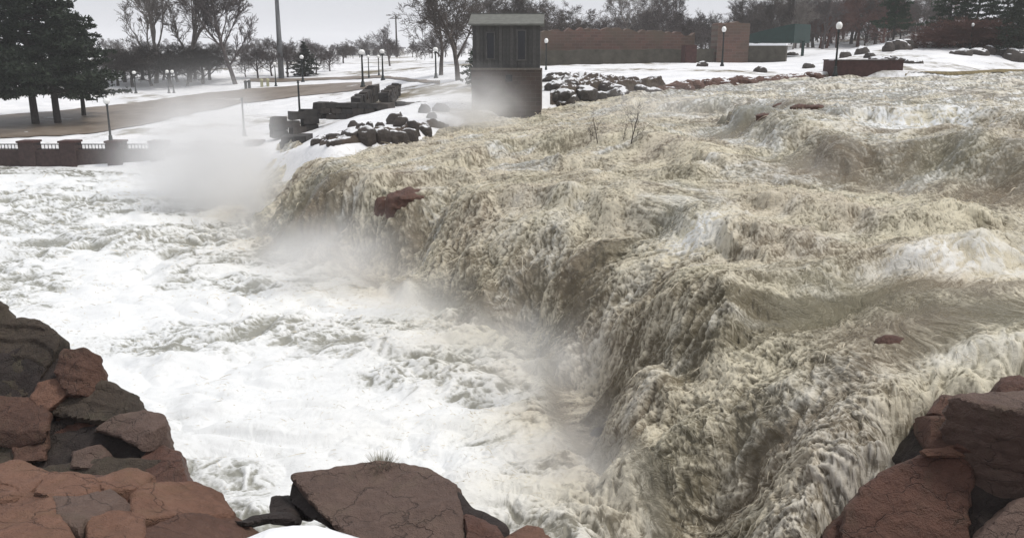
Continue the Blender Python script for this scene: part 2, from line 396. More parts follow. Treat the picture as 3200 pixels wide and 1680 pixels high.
Z += FACE * (0.12 * big + 0.07 * (br - 0.4) + 0.07 * (streak - 0.4) + 0.035 * (fz - 0.4) + 0.022 * (thread - 0.4) + 0.026 * (ff - 0.4))
pb = fbm2(x32 * 0.22 + 0.5 * wa, y32 * 0.34, 3, 60)
pr = ridge2(x32 * 0.45 + 0.8 * wa, y32 * 0.75 + 0.8 * wb, 3, 64, 0.55)
pf = ridge2(x32 * 1.9 + 0.9 * warp1, y32 * 2.6 + 0.9 * warp2, 3, 68, 0.6)
pq = ridge2(x32 * 6.5 + 0.9 * warp1, y32 * 8 + 0.9 * warp2, 2, 72, 0.6)
rough_p = sstep(0.0, 0.45, fbm2(x32 * 0.13 + 3, y32 * 0.24, 3, 76) + 0.50 * NEARFOOT + 0.04 + 0.30 * sstep(24, 34, y32) * (1 - sstep(46, 54, y32)))    # broken patches of the pool
boil = np.abs(fbm2(x32 * 0.55 + 0.6 * wa, y32 * 0.7 + 0.6 * wb, 2, 84))
Z += POOL * (0.20 * pb + 0.24 * boil + (0.07 + 0.13 * rough_p) * (pr - 0.4) + (0.015 + 0.06 * rough_p) * (pf - 0.4) + (0.003 + 0.016 * rough_p) * (pq - 0.4)) * (1 - 0.75 * sstep(50, 58, y32))
Z += NEARFOOT * (0.30 * np.abs(big) + 0.16 * br + 0.05 * (fz - .4))

# --- foam: how much of the surface is froth, and how clean that froth is
far_r = sstep(28, 40, y32) * sstep(5, 12, x32)
patch = fbm2(FA * 0.5, FB * 0.75, 3, 58)                                 # cleaner and muddier stretches
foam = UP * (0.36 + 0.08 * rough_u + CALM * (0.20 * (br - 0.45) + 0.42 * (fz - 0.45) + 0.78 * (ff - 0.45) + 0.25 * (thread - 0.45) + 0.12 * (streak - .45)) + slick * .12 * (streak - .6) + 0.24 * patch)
foam += FACE * (0.34 + 0.16 * (br - 0.45) + 0.55 * (streak - 0.45) + 0.28 * (fz - 0.45) + 0.42 * (thread - 0.45) + 0.72 * (ff - 0.45) + 0.24 * patch)
foam += far_r * UP * (0.9 * (streak - 0.5) - 0.05)
tot = np.clip(UP + FACE, 1e-3, None); foam = foam / np.maximum(tot, 1)
pool_foam = 0.98 - rough_p * (0.10 + 0.95 * np.clip(0.55 - pr, 0, 1) + 1.25 * np.clip(0.55 - pf, 0, 1) + 0.8 * np.clip(0.5 - pq, 0, 1)) - 0.28 * np.clip(0.40 - pf, 0, 1) - 0.2 * np.clip(0.4 - boil - pr * .5, 0, 1)
foam = foam * (1 - POOL) + pool_foam * POOL
pale = fbm2(FA * 0.28 + 5, FB * 0.55, 3, 88)                             # stretches of cleaner, whiter water
white = (1 - POOL) * (0.05 + (0.24 + 0.46 * sstep(18, 34, y32)) * sstep(0.10, 0.8, pale + 0.35 * far_r) * (0.35 + 0.65 * sstep(0.35, 0.6, streak * .6 + fz * .4)) + 0.18 * far_r)
white += POOL * (1 - 0.85 * np.clip(NEARFOOT * (1.15 + 0.9 * pb), 0, 1))
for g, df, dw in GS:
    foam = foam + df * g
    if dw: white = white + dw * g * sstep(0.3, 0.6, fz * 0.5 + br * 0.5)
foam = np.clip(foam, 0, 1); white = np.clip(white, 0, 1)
silt = np.clip(0.5 + 0.8 * fbm2(x32 * 0.35, y32 * 0.35, 2, 80), 0, 1)
# the near right shore, where the angular outcrop walls the fall in
EDGE = np.array([[*at_y(u, v, y_)[:2]] for u, v, y_ in [(700, 640, 7.5), (790, 600, 8.7), (845, 520, 9.6), (880, 490, 9.95), (930, 422, 10.6), (946, 402, 10.75), (1024, 398, 10.8), (1150, 396, 10.8)]])
y_edge = np.interp(WX, EDGE[:, 0], EDGE[:, 1], left=0.0)
dE = WY - y_edge - 0.28 * fbm2(x32 * 1.3, y32 * 1.3, 3, 140); pour = np.where(WX > EDGE[0, 0], np.clip(1 - dE / 1.7, 0, 1.2), 0)
Z -= 2.3 * pour ** 2.4

# ================================================================== the banks
RIVER = [at_z(u, v, z) for u, v, z in [(-260, 163, 0), (0, 163, 0), (150, 164, 0), (225, 166, 0), (262, 160, .6), (290, 153, 2.2), (330, 148, 3.0), (420, 136, 3.15), (470, 119, 3.3), (545, 109, 3.5),
         (600, 97, 4.2), (650, 91, 4.6), (700, 86, 4.9), (760, 81, 5.1), (830, 78, 5.2), (910, 78, 5.3), (1024, 73, 5.4), (1300, 70, 5.4)]]
RP = np.array([[p.x, p.y] for p in RIVER] + [[60, -20], [-60, -20]])
def river_sd(x, y):
    """distance to the shoreline, positive on land"""
    inside = np.zeros(np.shape(x), bool); best = np.full(np.shape(x), 1e9); n = len(RP)
    for i in range(n):
        a, b = RP[i], RP[(i + 1) % n]; d = b - a; L2 = d @ d
        t = np.clip(((x - a[0]) * d[0] + (y - a[1]) * d[1]) / L2, 0, 1)
        best = np.minimum(best, np.hypot(x - a[0] - t * d[0], y - a[1] - t * d[1]))
        with np.errstate(divide='ignore', invalid='ignore'):
            c = ((a[1] > y) != (b[1] > y)) & (x < (b[0] - a[0]) * (y - a[1]) / (b[1] - a[1] + 1e-12) + a[0])
        inside ^= c
    return np.where(inside, -best, best)
BANK = [(-250, 142, 1.3), (0, 142, 1.35), (75, 142, 1.4), (150, 142, 1.45), (0, 112, 2.2), (115, 105, 2.3), (240, 100, 2.6), (244, 135, 1.6), (300, 116, 2.3), (170, 125, 1.9), (-200, 112, 2.2),
        (240, 83, 3.8), (100, 80, 4.0), (0, 85, 3.8), (-200, 85, 3.8), (363, 87, 3.8), (350, 75, 4.5), (420, 73, 5.0), (450, 85, 4.6), (400, 110, 3.9), (340, 128, 3.4), (430, 122, 3.65), (300, 145, 2.5), (283, 152, 1.5), (230, 150, 1.2),
        (505, 108, 3.8), (550, 75, 5.5), (600, 72, 5.6), (600, 90, 4.8), (650, 82, 5.2), (722, 66, 6.0), (700, 80, 5.35), (800, 70, 5.7), (835, 75, 5.6), (910, 75, 5.6), (1000, 70, 5.7), (1024, 68, 5.8), (1200, 66, 5.9),
        (900, 56, 6.5), (800, 57, 6.5)]
bank_pts = [at_z(*p) for p in BANK] + [at_y(*p) for p in [(880, 43, 108), (930, 34, 122), (1000, 46, 92), (1100, 42, 100), (1250, 40, 110), (800, 47, 118), (930, 48, 92), (860, 50, 95),
            (1000, 30, 140), (1200, 28, 150), (900, 30, 150), (780, 52, 120)]]
for a in range(-50, 51, 10):
    for r_, z_ in ((220, 5.6 if a < 12 else 9.5), (450, 6.2 if a < 12 else 9.5), (1600, 6.4)):
        bank_pts.append(Vector((r_ * math.sin(R(a)), r_ * math.cos(R(a)), z_)))
bank = TPS(bank_pts, reg=0.004)
def Hg(x, y):
    x = np.asarray(x, float); y = np.asarray(y, float)
    sd = river_sd(x, y); z = bank(x, y)
    r = np.hypot(x, y)
    z = z + (0.10 * fbm2(x * 0.25, y * 0.25, 3, 90) + 0.05 * fbm2(x * 1.1, y * 1.1, 2, 93)) * sstep(0, 4, sd) * np.clip(60 / (r + 1), .25, 1)
    return np.where(sd < 0, z - np.clip(-sd * 0.9, 0, 3.5) - 0.0, z)
def ground_at(u, v): return hit(u, v, Hg, t0=38)

# ---- river mesh, trimmed to where it is seen to run
def near_z(x, y):
    ye = np.asarray(y, float) + 1.7 * sstep(-0.8, 1.2, np.asarray(x, float))
    mound = 0.30 * np.exp(-((np.asarray(x, float) + 2.3) ** 2 / 0.7 + (np.asarray(y, float) - 8.65) ** 2 / 0.35))
    return mound + np.interp(ye, [-30, 0.5, 2, 3.5, 6, 8.6, 9.6, 10.6, 12], [6.0, 5.95, 5.2, 4.3, 2.9, 2.35, 1.2, -0.4, -1.6])
SD = coarse(lambda x, y: river_sd(x, y))[0]
keep = (SD < 1.2) & (WY > y_edge - .02) & (Z > near_z(WX, WY) - 0.5)
vid = -np.ones(sh, np.int64)
quad_ok = keep[:-1, :-1] & keep[1:, :-1] & keep[:-1, 1:] & keep[1:, 1:]
used = np.zeros(sh, bool)
for a in (slice(0, -1), slice(1, None)):
    for b in (slice(0, -1), slice(1, None)): used[a, b] |= quad_ok
vid[used] = np.arange(used.sum())
qi, qj = np.nonzero(quad_ok)
F = np.stack([vid[qi, qj], vid[qi, qj + 1], vid[qi + 1, qj + 1], vid[qi + 1, qj]], 1)
# push the ropes and curls out of the falling face as well as up, so that it bulges and overhangs
gz = fz - 0.45
PUSH = FACE * (0.02 * gz + 0.08 * (br - .45) + 0.12 * (streak - .45) + 0.04 * (thread - .45) + .02 * (ff - .45)); DX, DY = -0.80 * PUSH, -0.60 * PUSH
V = np.stack([(WX + DX)[used], (WY + DY)[used], Z[used]], 1)
river_me = np_mesh('river', V, F[:, ::-1])
fl = river_me.attributes.new('flow', 'FLOAT_VECTOR', 'POINT'); fl.data.foreach_set('vector', np.stack([(FA2 + .25 * w3)[used], (FB + .25 * w4)[used], np.zeros(used.sum())], 1).astype(np.float32).ravel())
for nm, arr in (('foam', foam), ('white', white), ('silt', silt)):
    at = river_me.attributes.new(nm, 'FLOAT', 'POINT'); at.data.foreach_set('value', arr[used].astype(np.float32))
m, n, b = mat_new('river_water')
def attr(nm):
    a = n.nodes.new('ShaderNodeAttribute'); a.attribute_name = nm; return a.outputs['Fac']
fo, wh, si = attr('foam'), attr('white'), attr('silt')
wp = worldpos(n)
fla = n.nodes.new('ShaderNodeAttribute'); fla.attribute_name = 'flow'
fmp = N(n, 'Mapping'); fmp.inputs['Scale'].default_value = (2.8, 6.0, 1); n.links.new(fla.outputs['Vector'], fmp.inputs[0])
def lace(sc, dist):                       # thin bright curls of froth
    x = noise(n, sc, 2, .5, fmp.outputs[0], dist); return math_(n, 'SUBTRACT', 1.0, math_(n, 'MULTIPLY', math_(n, 'ABSOLUTE', math_(n, 'SUBTRACT', x, .5)), 7.0), clamp=True)
lc = math_(n, 'MAXIMUM', lace(1.0, .5), math_(n, 'MULTIPLY', lace(2.3, .5), .85))
fine = math_(n, 'ADD', math_(n, 'MULTIPLY', noise(n, 14, 4, 0.65, wp, 0.6), .6), math_(n, 'MULTIPLY', math_(n, 'MULTIPLY', lc, .5), math_(n, 'SUBTRACT', 1.0, math_(n, 'MULTIPLY', wh, .5))))
f2 = math_(n, 'ADD', fo, math_(n, 'MULTIPLY', math_(n, 'SUBTRACT', fine, 0.52), 0.85), clamp=True)
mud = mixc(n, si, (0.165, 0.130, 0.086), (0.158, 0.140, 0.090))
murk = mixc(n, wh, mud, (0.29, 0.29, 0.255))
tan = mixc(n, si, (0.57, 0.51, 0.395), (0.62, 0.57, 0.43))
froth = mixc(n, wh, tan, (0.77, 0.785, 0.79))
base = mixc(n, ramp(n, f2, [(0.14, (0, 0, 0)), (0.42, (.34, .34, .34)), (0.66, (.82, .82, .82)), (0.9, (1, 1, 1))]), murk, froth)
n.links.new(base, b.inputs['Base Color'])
n.links.new(math_(n, 'ADD', math_(n, 'MULTIPLY', f2, 0.42), 0.20), b.inputs['Roughness'])
b.inputs['IOR'].default_value = 1.33; b.inputs['Specular IOR Level'].default_value = 0.38
hgt = math_(n, 'MULTIPLY', math_(n, 'ADD', noise(n, 26, 4, 0.7, wp, 0.8), math_(n, 'MULTIPLY', lc, .6)), math_(n, 'SUBTRACT', 1.0, math_(n, 'MULTIPLY', wh, .75)))
bump(n, b, hgt, 0.6, 0.035)
river = mesh_obj('river', river_me, m); tag(river, kind='structure')
print('river tris', len(F) * 2)

# ---- far ground: snow over winter grass
gr = np.concatenate([np.geomspace(36, 140, 260), np.geomspace(142, 2600, 90)]); ga = np.radians(np.arange(-56, 56.1, 0.32))
GR, GA = np.meshgrid(gr, ga, indexing='ij'); GX, GY = GR * np.sin(GA), GR * np.cos(GA); GZ = Hg(GX, GY)
gi = np.arange(GX.size).reshape(GX.shape)
GF = np.stack([gi[:-1, :-1].ravel(), gi[1:, :-1].ravel(), gi[1:, 1:].ravel(), gi[:-1, 1:].ravel()], 1)
g_me = np_mesh('ground', np.stack([GX.ravel(), GY.ravel(), GZ.ravel()], 1), GF[:, ::-1])
m, n, b = mat_new('snowy_ground'); wp = worldpos(n)
a1 = noise(n, 0.09, 5, 0.6, wp); a2 = noise(n, 0.9, 5, 0.65, wp)
cover = math_(n, 'ADD', math_(n, 'MULTIPLY', a1, 0.75), math_(n, 'MULTIPLY', a2, 0.30))
grass = ramp(n, noise(n, 3.0, 5, 0.7, wp), [(0.3, (0.10, 0.085, 0.05)), (0.7, (0.22, 0.18, 0.11))])
snow = ramp(n, noise(n, 0.5, 4, 0.6, wp), [(0.3, (0.66, 0.67, 0.69)), (0.7, (0.83, 0.83, 0.84))])
n.links.new(mixc(n, ramp(n, cover, [(0.555, (1, 1, 1)), (0.64, (0, 0, 0))]), grass, snow), b.inputs['Base Color'])
b.inputs['Roughness'].default_value = 0.7; b.inputs['Specular IOR Level'].default_value = 0.25
bump(n, b, noise(n, 2.2, 6, 0.6, wp), 0.6, 0.12)
M['ground'] = m
ground = mesh_obj('ground', g_me, m); tag(ground, kind='structure')

# ---- near bank under the foreground rocks
nx, ny = np.meshgrid(np.linspace(-26, 26, 210), np.linspace(-24, 12, 150), indexing='ij')
nz = near_z(nx, ny) + 0.10 * fbm2(nx * 0.8, ny * 0.8, 3, 97)
ni = np.arange(nx.size).reshape(nx.shape)
NF = np.stack([ni[:-1, :-1].ravel(), ni[1:, :-1].ravel(), ni[1:, 1:].ravel(), ni[:-1, 1:].ravel()], 1)
nb = mesh_obj('near_bank', np_mesh('near_bank', np.stack([nx.ravel(), ny.ravel(), nz.ravel()], 1), NF), None)
m, n, b = mat_new('near_bank_snow'); wp = worldpos(n)
nrm = n.nodes.new('ShaderNodeNewGeometry').outputs['Normal']; sx = n.nodes.new('ShaderNodeSeparateXYZ'); n.links.new(nrm, sx.inputs[0])
dv_ = N(n, 'VectorMath', operation='DISTANCE'); n.links.new(wp, dv_.inputs[0]); dv_.inputs[1].default_value = (-2.1, 8.3, 2.4)
up = math_(n, 'ADD', math_(n, 'SUBTRACT', sx.outputs[2], math_(n, 'MULTIPLY', math_(n, 'SUBTRACT', dv_.outputs['Value'], 1.0, clamp=True), .6)), math_(n, 'MULTIPLY', math_(n, 'SUBTRACT', noise(n, 3, 4, .6, wp), 0.5), 0.25))
rockc = ramp(n, noise(n, 5, 5, 0.65, wp), [(0.3, (0.05, 0.032, 0.028)), (0.7, (0.14, 0.085, 0.07))])
n.links.new(mixc(n, ramp(n, up, [(0.74, (0, 0, 0)), (0.86, (1, 1, 1))]), rockc, (0.86, 0.87, 0.89)), b.inputs['Base Color'])
b.inputs['Roughness'].default_value = 0.7
bump(n, b, noise(n, 5, 6, 0.6, wp), 0.6, 0.08)
nb.data.materials.append(m); tag(nb, kind='structure')

# ---- threads of spray thrown off the water
wgt = (FACE * 0.9 + UP * (0.25 + 0.6 * rough_u) + 0.5 * NEARFOOT) * (RR ** 1.2) * np.clip(foam, 0, 1) * used
wgt[:, np.abs(np.degrees(az)) > 36] = 0
wgt[RR > 62] = 0; wgt = wgt.ravel().astype(np.float64); wgt /= wgt.sum()
rs = np.random.RandomState(5); NS = 26000; pick = rs.choice(wgt.size, NS, p=wgt)
P0 = np.stack([(WX + DX).ravel()[pick], (WY + DY).ravel()[pick], Z.ravel()[pick]], 1); rad_ = RR.ravel()[pick]; fc = FACE.ravel()[pick]
Lh = rs.gamma(3.0, .030, NS) * (0.5 + rad_ / 34); dirx = np.stack([-.80 + .55 * rs.randn(NS), -.60 + .55 * rs.randn(NS), 0.35 + .5 * rs.rand(NS) - .75 * fc], 1)
dirx /= np.linalg.norm(dirx, axis=1)[:, None]; wdt = (0.0035 + 0.0035 * rs.rand(NS)) * (rad_ / 16)
side = np.cross(dirx, rs.randn(NS, 3)); side /= np.linalg.norm(side, axis=1)[:, None]
curl = rs.randn(NS, 3) * .5; SV = []
for k in range(5):
    t = k / 4; c = P0 + dirx * (Lh * t)[:, None] + curl * (Lh * t * t)[:, None]; c[:, 2] -= Lh * .55 * t * t * (1 + fc); c[:, 2] += .012
    wv_ = wdt * max(.2, 1 - .75 * abs(2 * t - .8) ** 1.5)
    SV += [c - side * wv_[:, None], c + side * wv_[:, None]]
SV = np.stack(SV, 1).reshape(-1, 3); b0 = (np.arange(NS) * 10)[:, None]
SF = np.concatenate([b0 + np.array([[2 * k, 2 * k + 1, 2 * k + 3, 2 * k + 2]]) for k in range(4)], 1).reshape(-1, 4)
spray = mesh_obj('spray', np_mesh('spray', SV, SF), simple('spray_froth', (0.60, 0.54, 0.42), .6, .25, .8, 0))
tag(spray, 'fine cream threads of spray thrown up all over the brown falls', 'spray', kind='stuff')
# ================================================================== rocks
def rock_material(name, stops, lichen=(0.13, 0.12, 0.075), lich=0.5, wet=0.0, sc=1.0):
    m, n, b = mat_new(name); wp = coords(n, 'Object')
    big_ = noise(n, 1.1 * sc, 5, 0.6, wp, 0.4); fine_ = noise(n, 9 * sc, 6, 0.7, wp, 0.2); spk = noise(n, 55 * sc, 3, 0.6, wp)
    f = math_(n, 'ADD', math_(n, 'MULTIPLY', big_, 0.46), math_(n, 'ADD', math_(n, 'MULTIPLY', fine_, 0.38), math_(n, 'MULTIPLY', spk, 0.16)))
    c = ramp(n, f, stops)
    lm = ramp(n, math_(n, 'ADD', math_(n, 'MULTIPLY', noise(n, 1.7 * sc, 6, 0.7, wp, 0.8), 0.8), math_(n, 'MULTIPLY', spk, 0.2)), [(0.50, (0, 0, 0)), (0.66, (lich, lich, lich))])
    c = mixc(n, lm, c, lichen)
    # thin cracks and joints with a run of their own
    mp_ = N(n, 'Mapping'); mp_.inputs['Rotation'].default_value = (0.25, 0.12, 0.4); mp_.inputs['Scale'].default_value = (1.1, 1.6, 2.3); n.links.new(wp, mp_.inputs[0])
    ad = N(n, 'VectorMath', operation='ADD'); wv = N(n, 'TexNoise'); wv.inputs['Scale'].default_value = 2.2; wv.inputs['Detail'].default_value = 4
    n.links.new(wp, wv.inputs['Vector']); n.links.new(mp_.outputs[0], ad.inputs[0]); n.links.new(wv.outputs['Color'], ad.inputs[1])
    vo = N(n, 'TexVoronoi'); vo.feature = 'DISTANCE_TO_EDGE'; vo.inputs['Scale'].default_value = 1.25 * sc; n.links.new(ad.outputs[0], vo.inputs['Vector'])
    crack = math_(n, 'MAXIMUM', ramp(n, vo.outputs['Distance'], [(0.0, (0.65, 0.65, 0.65)), (0.014, (1, 1, 1))]), ramp(n, noise(n, 1.3 * sc, 3, 0.5, wp), [(0.42, (1, 1, 1)), (0.56, (0, 0, 0))]))
    c = mixc(n, crack, (0.022, 0.018, 0.016), c)
    n.links.new(c, b.inputs['Base Color'])
    b.inputs['Roughness'].default_value = 0.75 - 0.4 * wet; b.inputs['Specular IOR Level'].default_value = 0.3 + 0.3 * wet
    h = math_(n, 'ADD', math_(n, 'MULTIPLY', fine_, 0.8), math_(n, 'ADD', math_(n, 'MULTIPLY', spk, 0.25), math_(n, 'MULTIPLY', crack, 0.7)))
    bump(n, b, h, 1.0, 0.11)
    return m
M['rock_olive'] = rock_material('olive_grey_quartzite', [(0.3, (0.032, 0.026, 0.020)), (0.5, (0.072, 0.055, 0.042)), (0.72, (0.11, 0.085, 0.062))], (0.085, 0.078, 0.048), 0.7)
M['rock_red'] = rock_material('red_quartzite', [(0.3, (0.050, 0.028, 0.022)), (0.5, (0.115, 0.062, 0.045)), (0.72, (0.175, 0.098, 0.070))], (0.11, 0.085, 0.055), 0.4)
M['rock_lit'] = rock_material('lit_rust_quartzite', [(0.3, (0.085, 0.045, 0.031)), (0.5, (0.195, 0.104, 0.071)), (0.72, (0.29, 0.165, 0.115))], (0.17, 0.11, 0.06), 0.45)  # rust-coloured rock, lightened: light falling on the ledge top is put into the colour
M['rock_mauve'] = rock_material('mauve_quartzite', [(0.3, (0.078, 0.053, 0.045)), (0.5, (0.145, 0.098, 0.080)), (0.72, (0.21, 0.146, 0.116))], (0.12, 0.10, 0.065), 0.35)
M['rock_dark'] = rock_material('dark_quartzite', [(0.3, (0.020, 0.016, 0.015)), (0.5, (0.042, 0.032, 0.029)), (0.72, (0.075, 0.054, 0.047))], (0.06, 0.055, 0.04), 0.4)
M['rock_brown'] = rock_material('brown_wet_quartzite', [(0.3, (0.050, 0.023, 0.016)), (0.5, (0.115, 0.053, 0.036)), (0.72, (0.185, 0.092, 0.062))], (0.07, 0.055, 0.035), 0.4, 0.5)
M['rock_bank0'] = rock_material('bank_rock', [(0.3, (0.028, 0.024, 0.022)), (0.5, (0.06, 0.05, 0.045)), (0.72, (0.10, 0.08, 0.07))], (0.08, 0.07, 0.05), 0.4)

def snow_capped(src, name, lo_=.55, hi_=.75):
    m = src.copy(); m.name = name; n = m.node_tree; b = n.nodes['Principled BSDF']
    col = b.inputs['Base Color'].links[0].from_socket
    g = n.nodes.new('ShaderNodeNewGeometry'); sx = n.nodes.new('ShaderNodeSeparateXYZ'); n.links.new(g.outputs['Normal'], sx.inputs[0])
    f = math_(n, 'ADD', sx.outputs[2], math_(n, 'MULTIPLY', math_(n, 'SUBTRACT', noise(n, 1.6, 4, .6, g.outputs['Position']), .5), 1.1))
    n.links.new(mixc(n, ramp(n, f, [(lo_, (0, 0, 0)), (hi_, (1, 1, 1))]), col, (.85, .86, .88)), b.inputs['Base Color'])
    return m
M['rock_bank'] = snow_capped(M['rock_bank0'], 'snowy_bank_rock', .78, .9)
M['rock_shore'] = snow_capped(M['rock_brown'], 'snowy_shore_rock', .95, 1.1)
def remeshed(bm, voxel):
    """even quads over a roughly cut block"""
    me = bpy.data.meshes.new('tmp'); bm.normal_update(); bm.to_mesh(me); bm.free()
    o = bpy.data.objects.new('tmp', me); COL.objects.link(o)
    r = o.modifiers.new('r', 'REMESH'); r.mode = 'VOXEL'; r.voxel_size = voxel
    dg = bpy.context.evaluated_depsgraph_get(); dg.update()
    res = bpy.data.meshes.new_from_object(o.evaluated_get(dg))
    bpy.data.objects.remove(o); bpy.data.meshes.remove(me)
    return res
def weather(me, seed, amp=0.05, strata=0.03, tilt=(0.15, 0.1, 1.0), freq=1.3, chips=3):
    """uneven, stepped and chipped surface"""
    nv = len(me.vertices); co = np.empty(nv * 3, np.float32); me.vertices.foreach_get('co', co); co = co.reshape(-1, 3)
    nr = np.empty(nv * 3, np.float32); me.vertices.foreach_get('normal', nr); nr = nr.reshape(-1, 3)
    off = np.array([seed * 3.7, seed * 1.3, seed * 2.1], np.float32)
    p = co + off
    d = amp * fbm3(p * freq, 3, 3) + 0.45 * amp * (1 - 2 * np.abs(pn3(p * freq * 2.6, 9)))
    t = np.array(tilt) / np.linalg.norm(tilt); h = p @ t + 0.10 * pn3(p * 1.5, 5)
    ph = h * 5.2 + 0.6 * pn3(p * 0.7, 6); fr = ph - np.floor(ph)
    d += strata * (sstep(0.0, 0.25, fr) - fr) * (1 - np.abs(nr @ t))
    co = co + nr * d[:, None]
    # chipped corners: flat breaks across the most prominent edges
    rs = np.random.RandomState(seed); ctr = co.mean(0); rel = co - ctr; ext = rel.std(0) + 1e-4; q = rel / ext
    for k in range(chips):
        nv_ = rs.randn(3); nv_ /= np.linalg.norm(nv_); h_ = q @ nv_; lim = np.quantile(h_, rs.uniform(.94, .99)); over = np.clip(h_ - lim, 0, None)
        q = q - (over * .92)[:, None] * nv_
    co = ctr + q * ext + nr * (0.35 * amp * fbm3(p * freq * 5, 2, 15))[:, None]
    me.vertices.foreach_set('co', co.astype(np.float32).ravel()); me.update()
    return me
def finish(me, name, mat, parent, origin):
    nv = len(me.vertices); co = np.empty(nv * 3, np.float32); me.vertices.foreach_get('co', co); co = co.reshape(-1, 3) - np.array(origin, np.float32)
    me.vertices.foreach_set('co', co.ravel()); me.update(); me.name = name; me.materials.clear()
    ang = me.polygons
    ang.foreach_set('use_smooth', np.ones(len(ang), bool))
    try: me.set_sharp_from_angle(angle=R(38))
    except Exception: pass
    return mesh_obj(name, me, mat, parent)
def loft_block(rings, voxel, seed, jitter=0.02):
    """closed block through successive rings of points (all rings equally long)"""
    rnd = random.Random(seed); bm = bmesh.new(); vr = []
    for ring in rings:
        vr.append([bm.verts.new(Vector(p) + Vector((rnd.uniform(-jitter, jitter), rnd.uniform(-jitter, jitter), rnd.uniform(-jitter, jitter)))) for p in ring])
    k = len(vr[0])
    for a, b in zip(vr, vr[1:]):
        for i in range(k): bm.faces.new((a[i], a[(i + 1) % k], b[(i + 1) % k], b[i]))
    bm.faces.new(vr[0][::-1]); bm.faces.new(vr[-1])
    bmesh.ops.recalc_face_normals(bm, faces=bm.faces)
    bmesh.ops.triangulate(bm, faces=bm.faces)
    return remeshed(bm, voxel)
def shrink(ring, k):
    c = sum((Vector(p) for p in ring), Vector()) / len(ring); return [c + (Vector(p) - c) * k for p in ring]
def grow_px(poly, g):
    cu = sum(p[0] for p in poly) / len(poly); cv = sum(p[1] for p in poly) / len(poly)
    o = []
    for u, v in poly:
        d = math.hypot(u - cu, v - cv) + 1e-6; o.append((u + (u - cu) / d * g, v + (v - cv) / d * g))
    return o
def face_stone(name, poly, depth, thick, mat, parent, seed, voxel=0.036, amp=0.04, strata=0.03, lift=0.0, g=5.5):
    """a block whose front face is seen from the viewing bank; depth(u, v) is its distance, thick its run back into the bank"""
    poly = grow_px(poly, g)
    front = [at_y(u, v, depth(u, v) + lift) for u, v in poly]
    back = [p + Vector((p.x / p.y * thick * 0.9, thick, -0.55 * thick)) for p in shrink(front, 0.97)]
    pre = [p + Vector((0, -0.07, 0.01)) for p in shrink(front, 0.94)]
    rt_ = random.Random(seed); ty = rt_.uniform(-.10, .22); tx = rt_.uniform(-.12, .12); c_ = sum(front, Vector()) / len(front)
    front = [p + Vector((0, (p.z - c_.z) * ty + (p.x - c_.x) * tx, 0)) for p in front]
    me = loft_block([front, back], voxel, seed)
    weather(me, seed, amp, strata)
    return finish(me, name, mat, parent, parent.location if parent else (0, 0, 0))
def slab_stone(name, poly, z, thick, mat, parent, seed, voxel=0.042, amp=0.04, g=3.4, strata=0.02):
    """a flat-lying slab: its upper face lies at height z(u, v)"""
    poly = grow_px(poly, g)
    top = [at_z(u, v, z(u, v)) for u, v in poly]
    cap = [p + Vector((0, 0, 0.035)) for p in shrink(top, 0.95)]
    low = [p - Vector((0, 0, thick)) for p in shrink(top, 1.04)]
    me = loft_block([low, top, cap], voxel, seed)
    weather(me, seed, amp, strata)
    return finish(me, name, mat, parent, parent.location if parent else (0, 0, 0))
def crop6(l): return [(x * .1846, 288 + y * .1846) for x, y in l]
def crop8(l): return [(800 + x * .13726, 352 + y * .13726) for x, y in l]

# ---- left outcrop: a stack of blocks rising from the pool
lo = empty('rock_outcrop', (-6.2, 11.0, 0)); tag(lo, 'dark olive and red quartzite outcrop of stacked blocks standing in the white pool', 'rock outcrop')
dl = lambda u, v: np.interp(v, [300, 390, 480, 560], [13.6, 12.6, 11.2, 10.2]) - 0.004 * (u - 80)
L = [([(-90, 60), (30, 112), (80, 185), (190, 195), (290, 280), (355, 350), (370, 440), (330, 525), (180, 520), (100, 600), (0, 610), (-120, 600)], 'rock_olive', 0.05, 3.0),
     ([(365, 360), (450, 352), (510, 390), (524, 500), (490, 556), (380, 545), (345, 450)], 'rock_red', -0.30, 1.6),
     ([(230, 525), (300, 500), (352, 540), (325, 645), (240, 645), (198, 600)], 'rock_lit', -0.22, 1.0),
     ([(340, 555), (520, 508), (690, 578), (738, 660), (600, 705), (480, 690), (315, 660)], 'rock_olive', -0.05, 2.2),
     ([(-120, 600), (0, 612), (180, 622), (248, 670), (222, 785), (90, 815), (-120, 820)], 'rock_red', -0.25, 1.8),
     ([(240, 665), (480, 690), (565, 752), (400, 815), (235, 805)], 'rock_brown', 0.08, 1.8),
     ([(540, 768), (640, 715), (760, 676), (850, 698), (885, 855), (770, 855), (690, 795)], 'rock_mauve', -0.28, 1.8),
     ([(245, 812), (560, 762), (760, 800), (870, 870), (862, 945), (560, 945), (255, 985)], 'rock_dark', 0.05, 2.0),
     ([(75, 808), (232, 805), (225, 905), (120, 925)], 'rock_red', -0.12, 1.0),
     ([(-120, 815), (80, 815), (95, 960), (0, 985), (-120, 985)], 'rock_olive', -0.05, 1.4),
     ([(865, 865), (955, 908), (972, 1010), (1010, 1070), (860, 1040), (795, 945)], 'rock_brown', -0.15, 1.4),
     ([(245, 985), (560, 942), (860, 942), (905, 1030), (500, 1040), (250, 1040)], 'rock_olive', -0.22, 1.6),
     ([(425, 895), (520, 880), (560, 915), (530, 950), (440, 950)], 'rock_mauve', -0.20, 0.6)]
for i, (pl, mt, lf, th) in enumerate(L):
    face_stone('stone', crop6(pl), dl, th, M[mt], lo, 11 + i, lift=lf, strata=0.10 if mt in ('rock_olive', 'rock_dark') else 0.05)
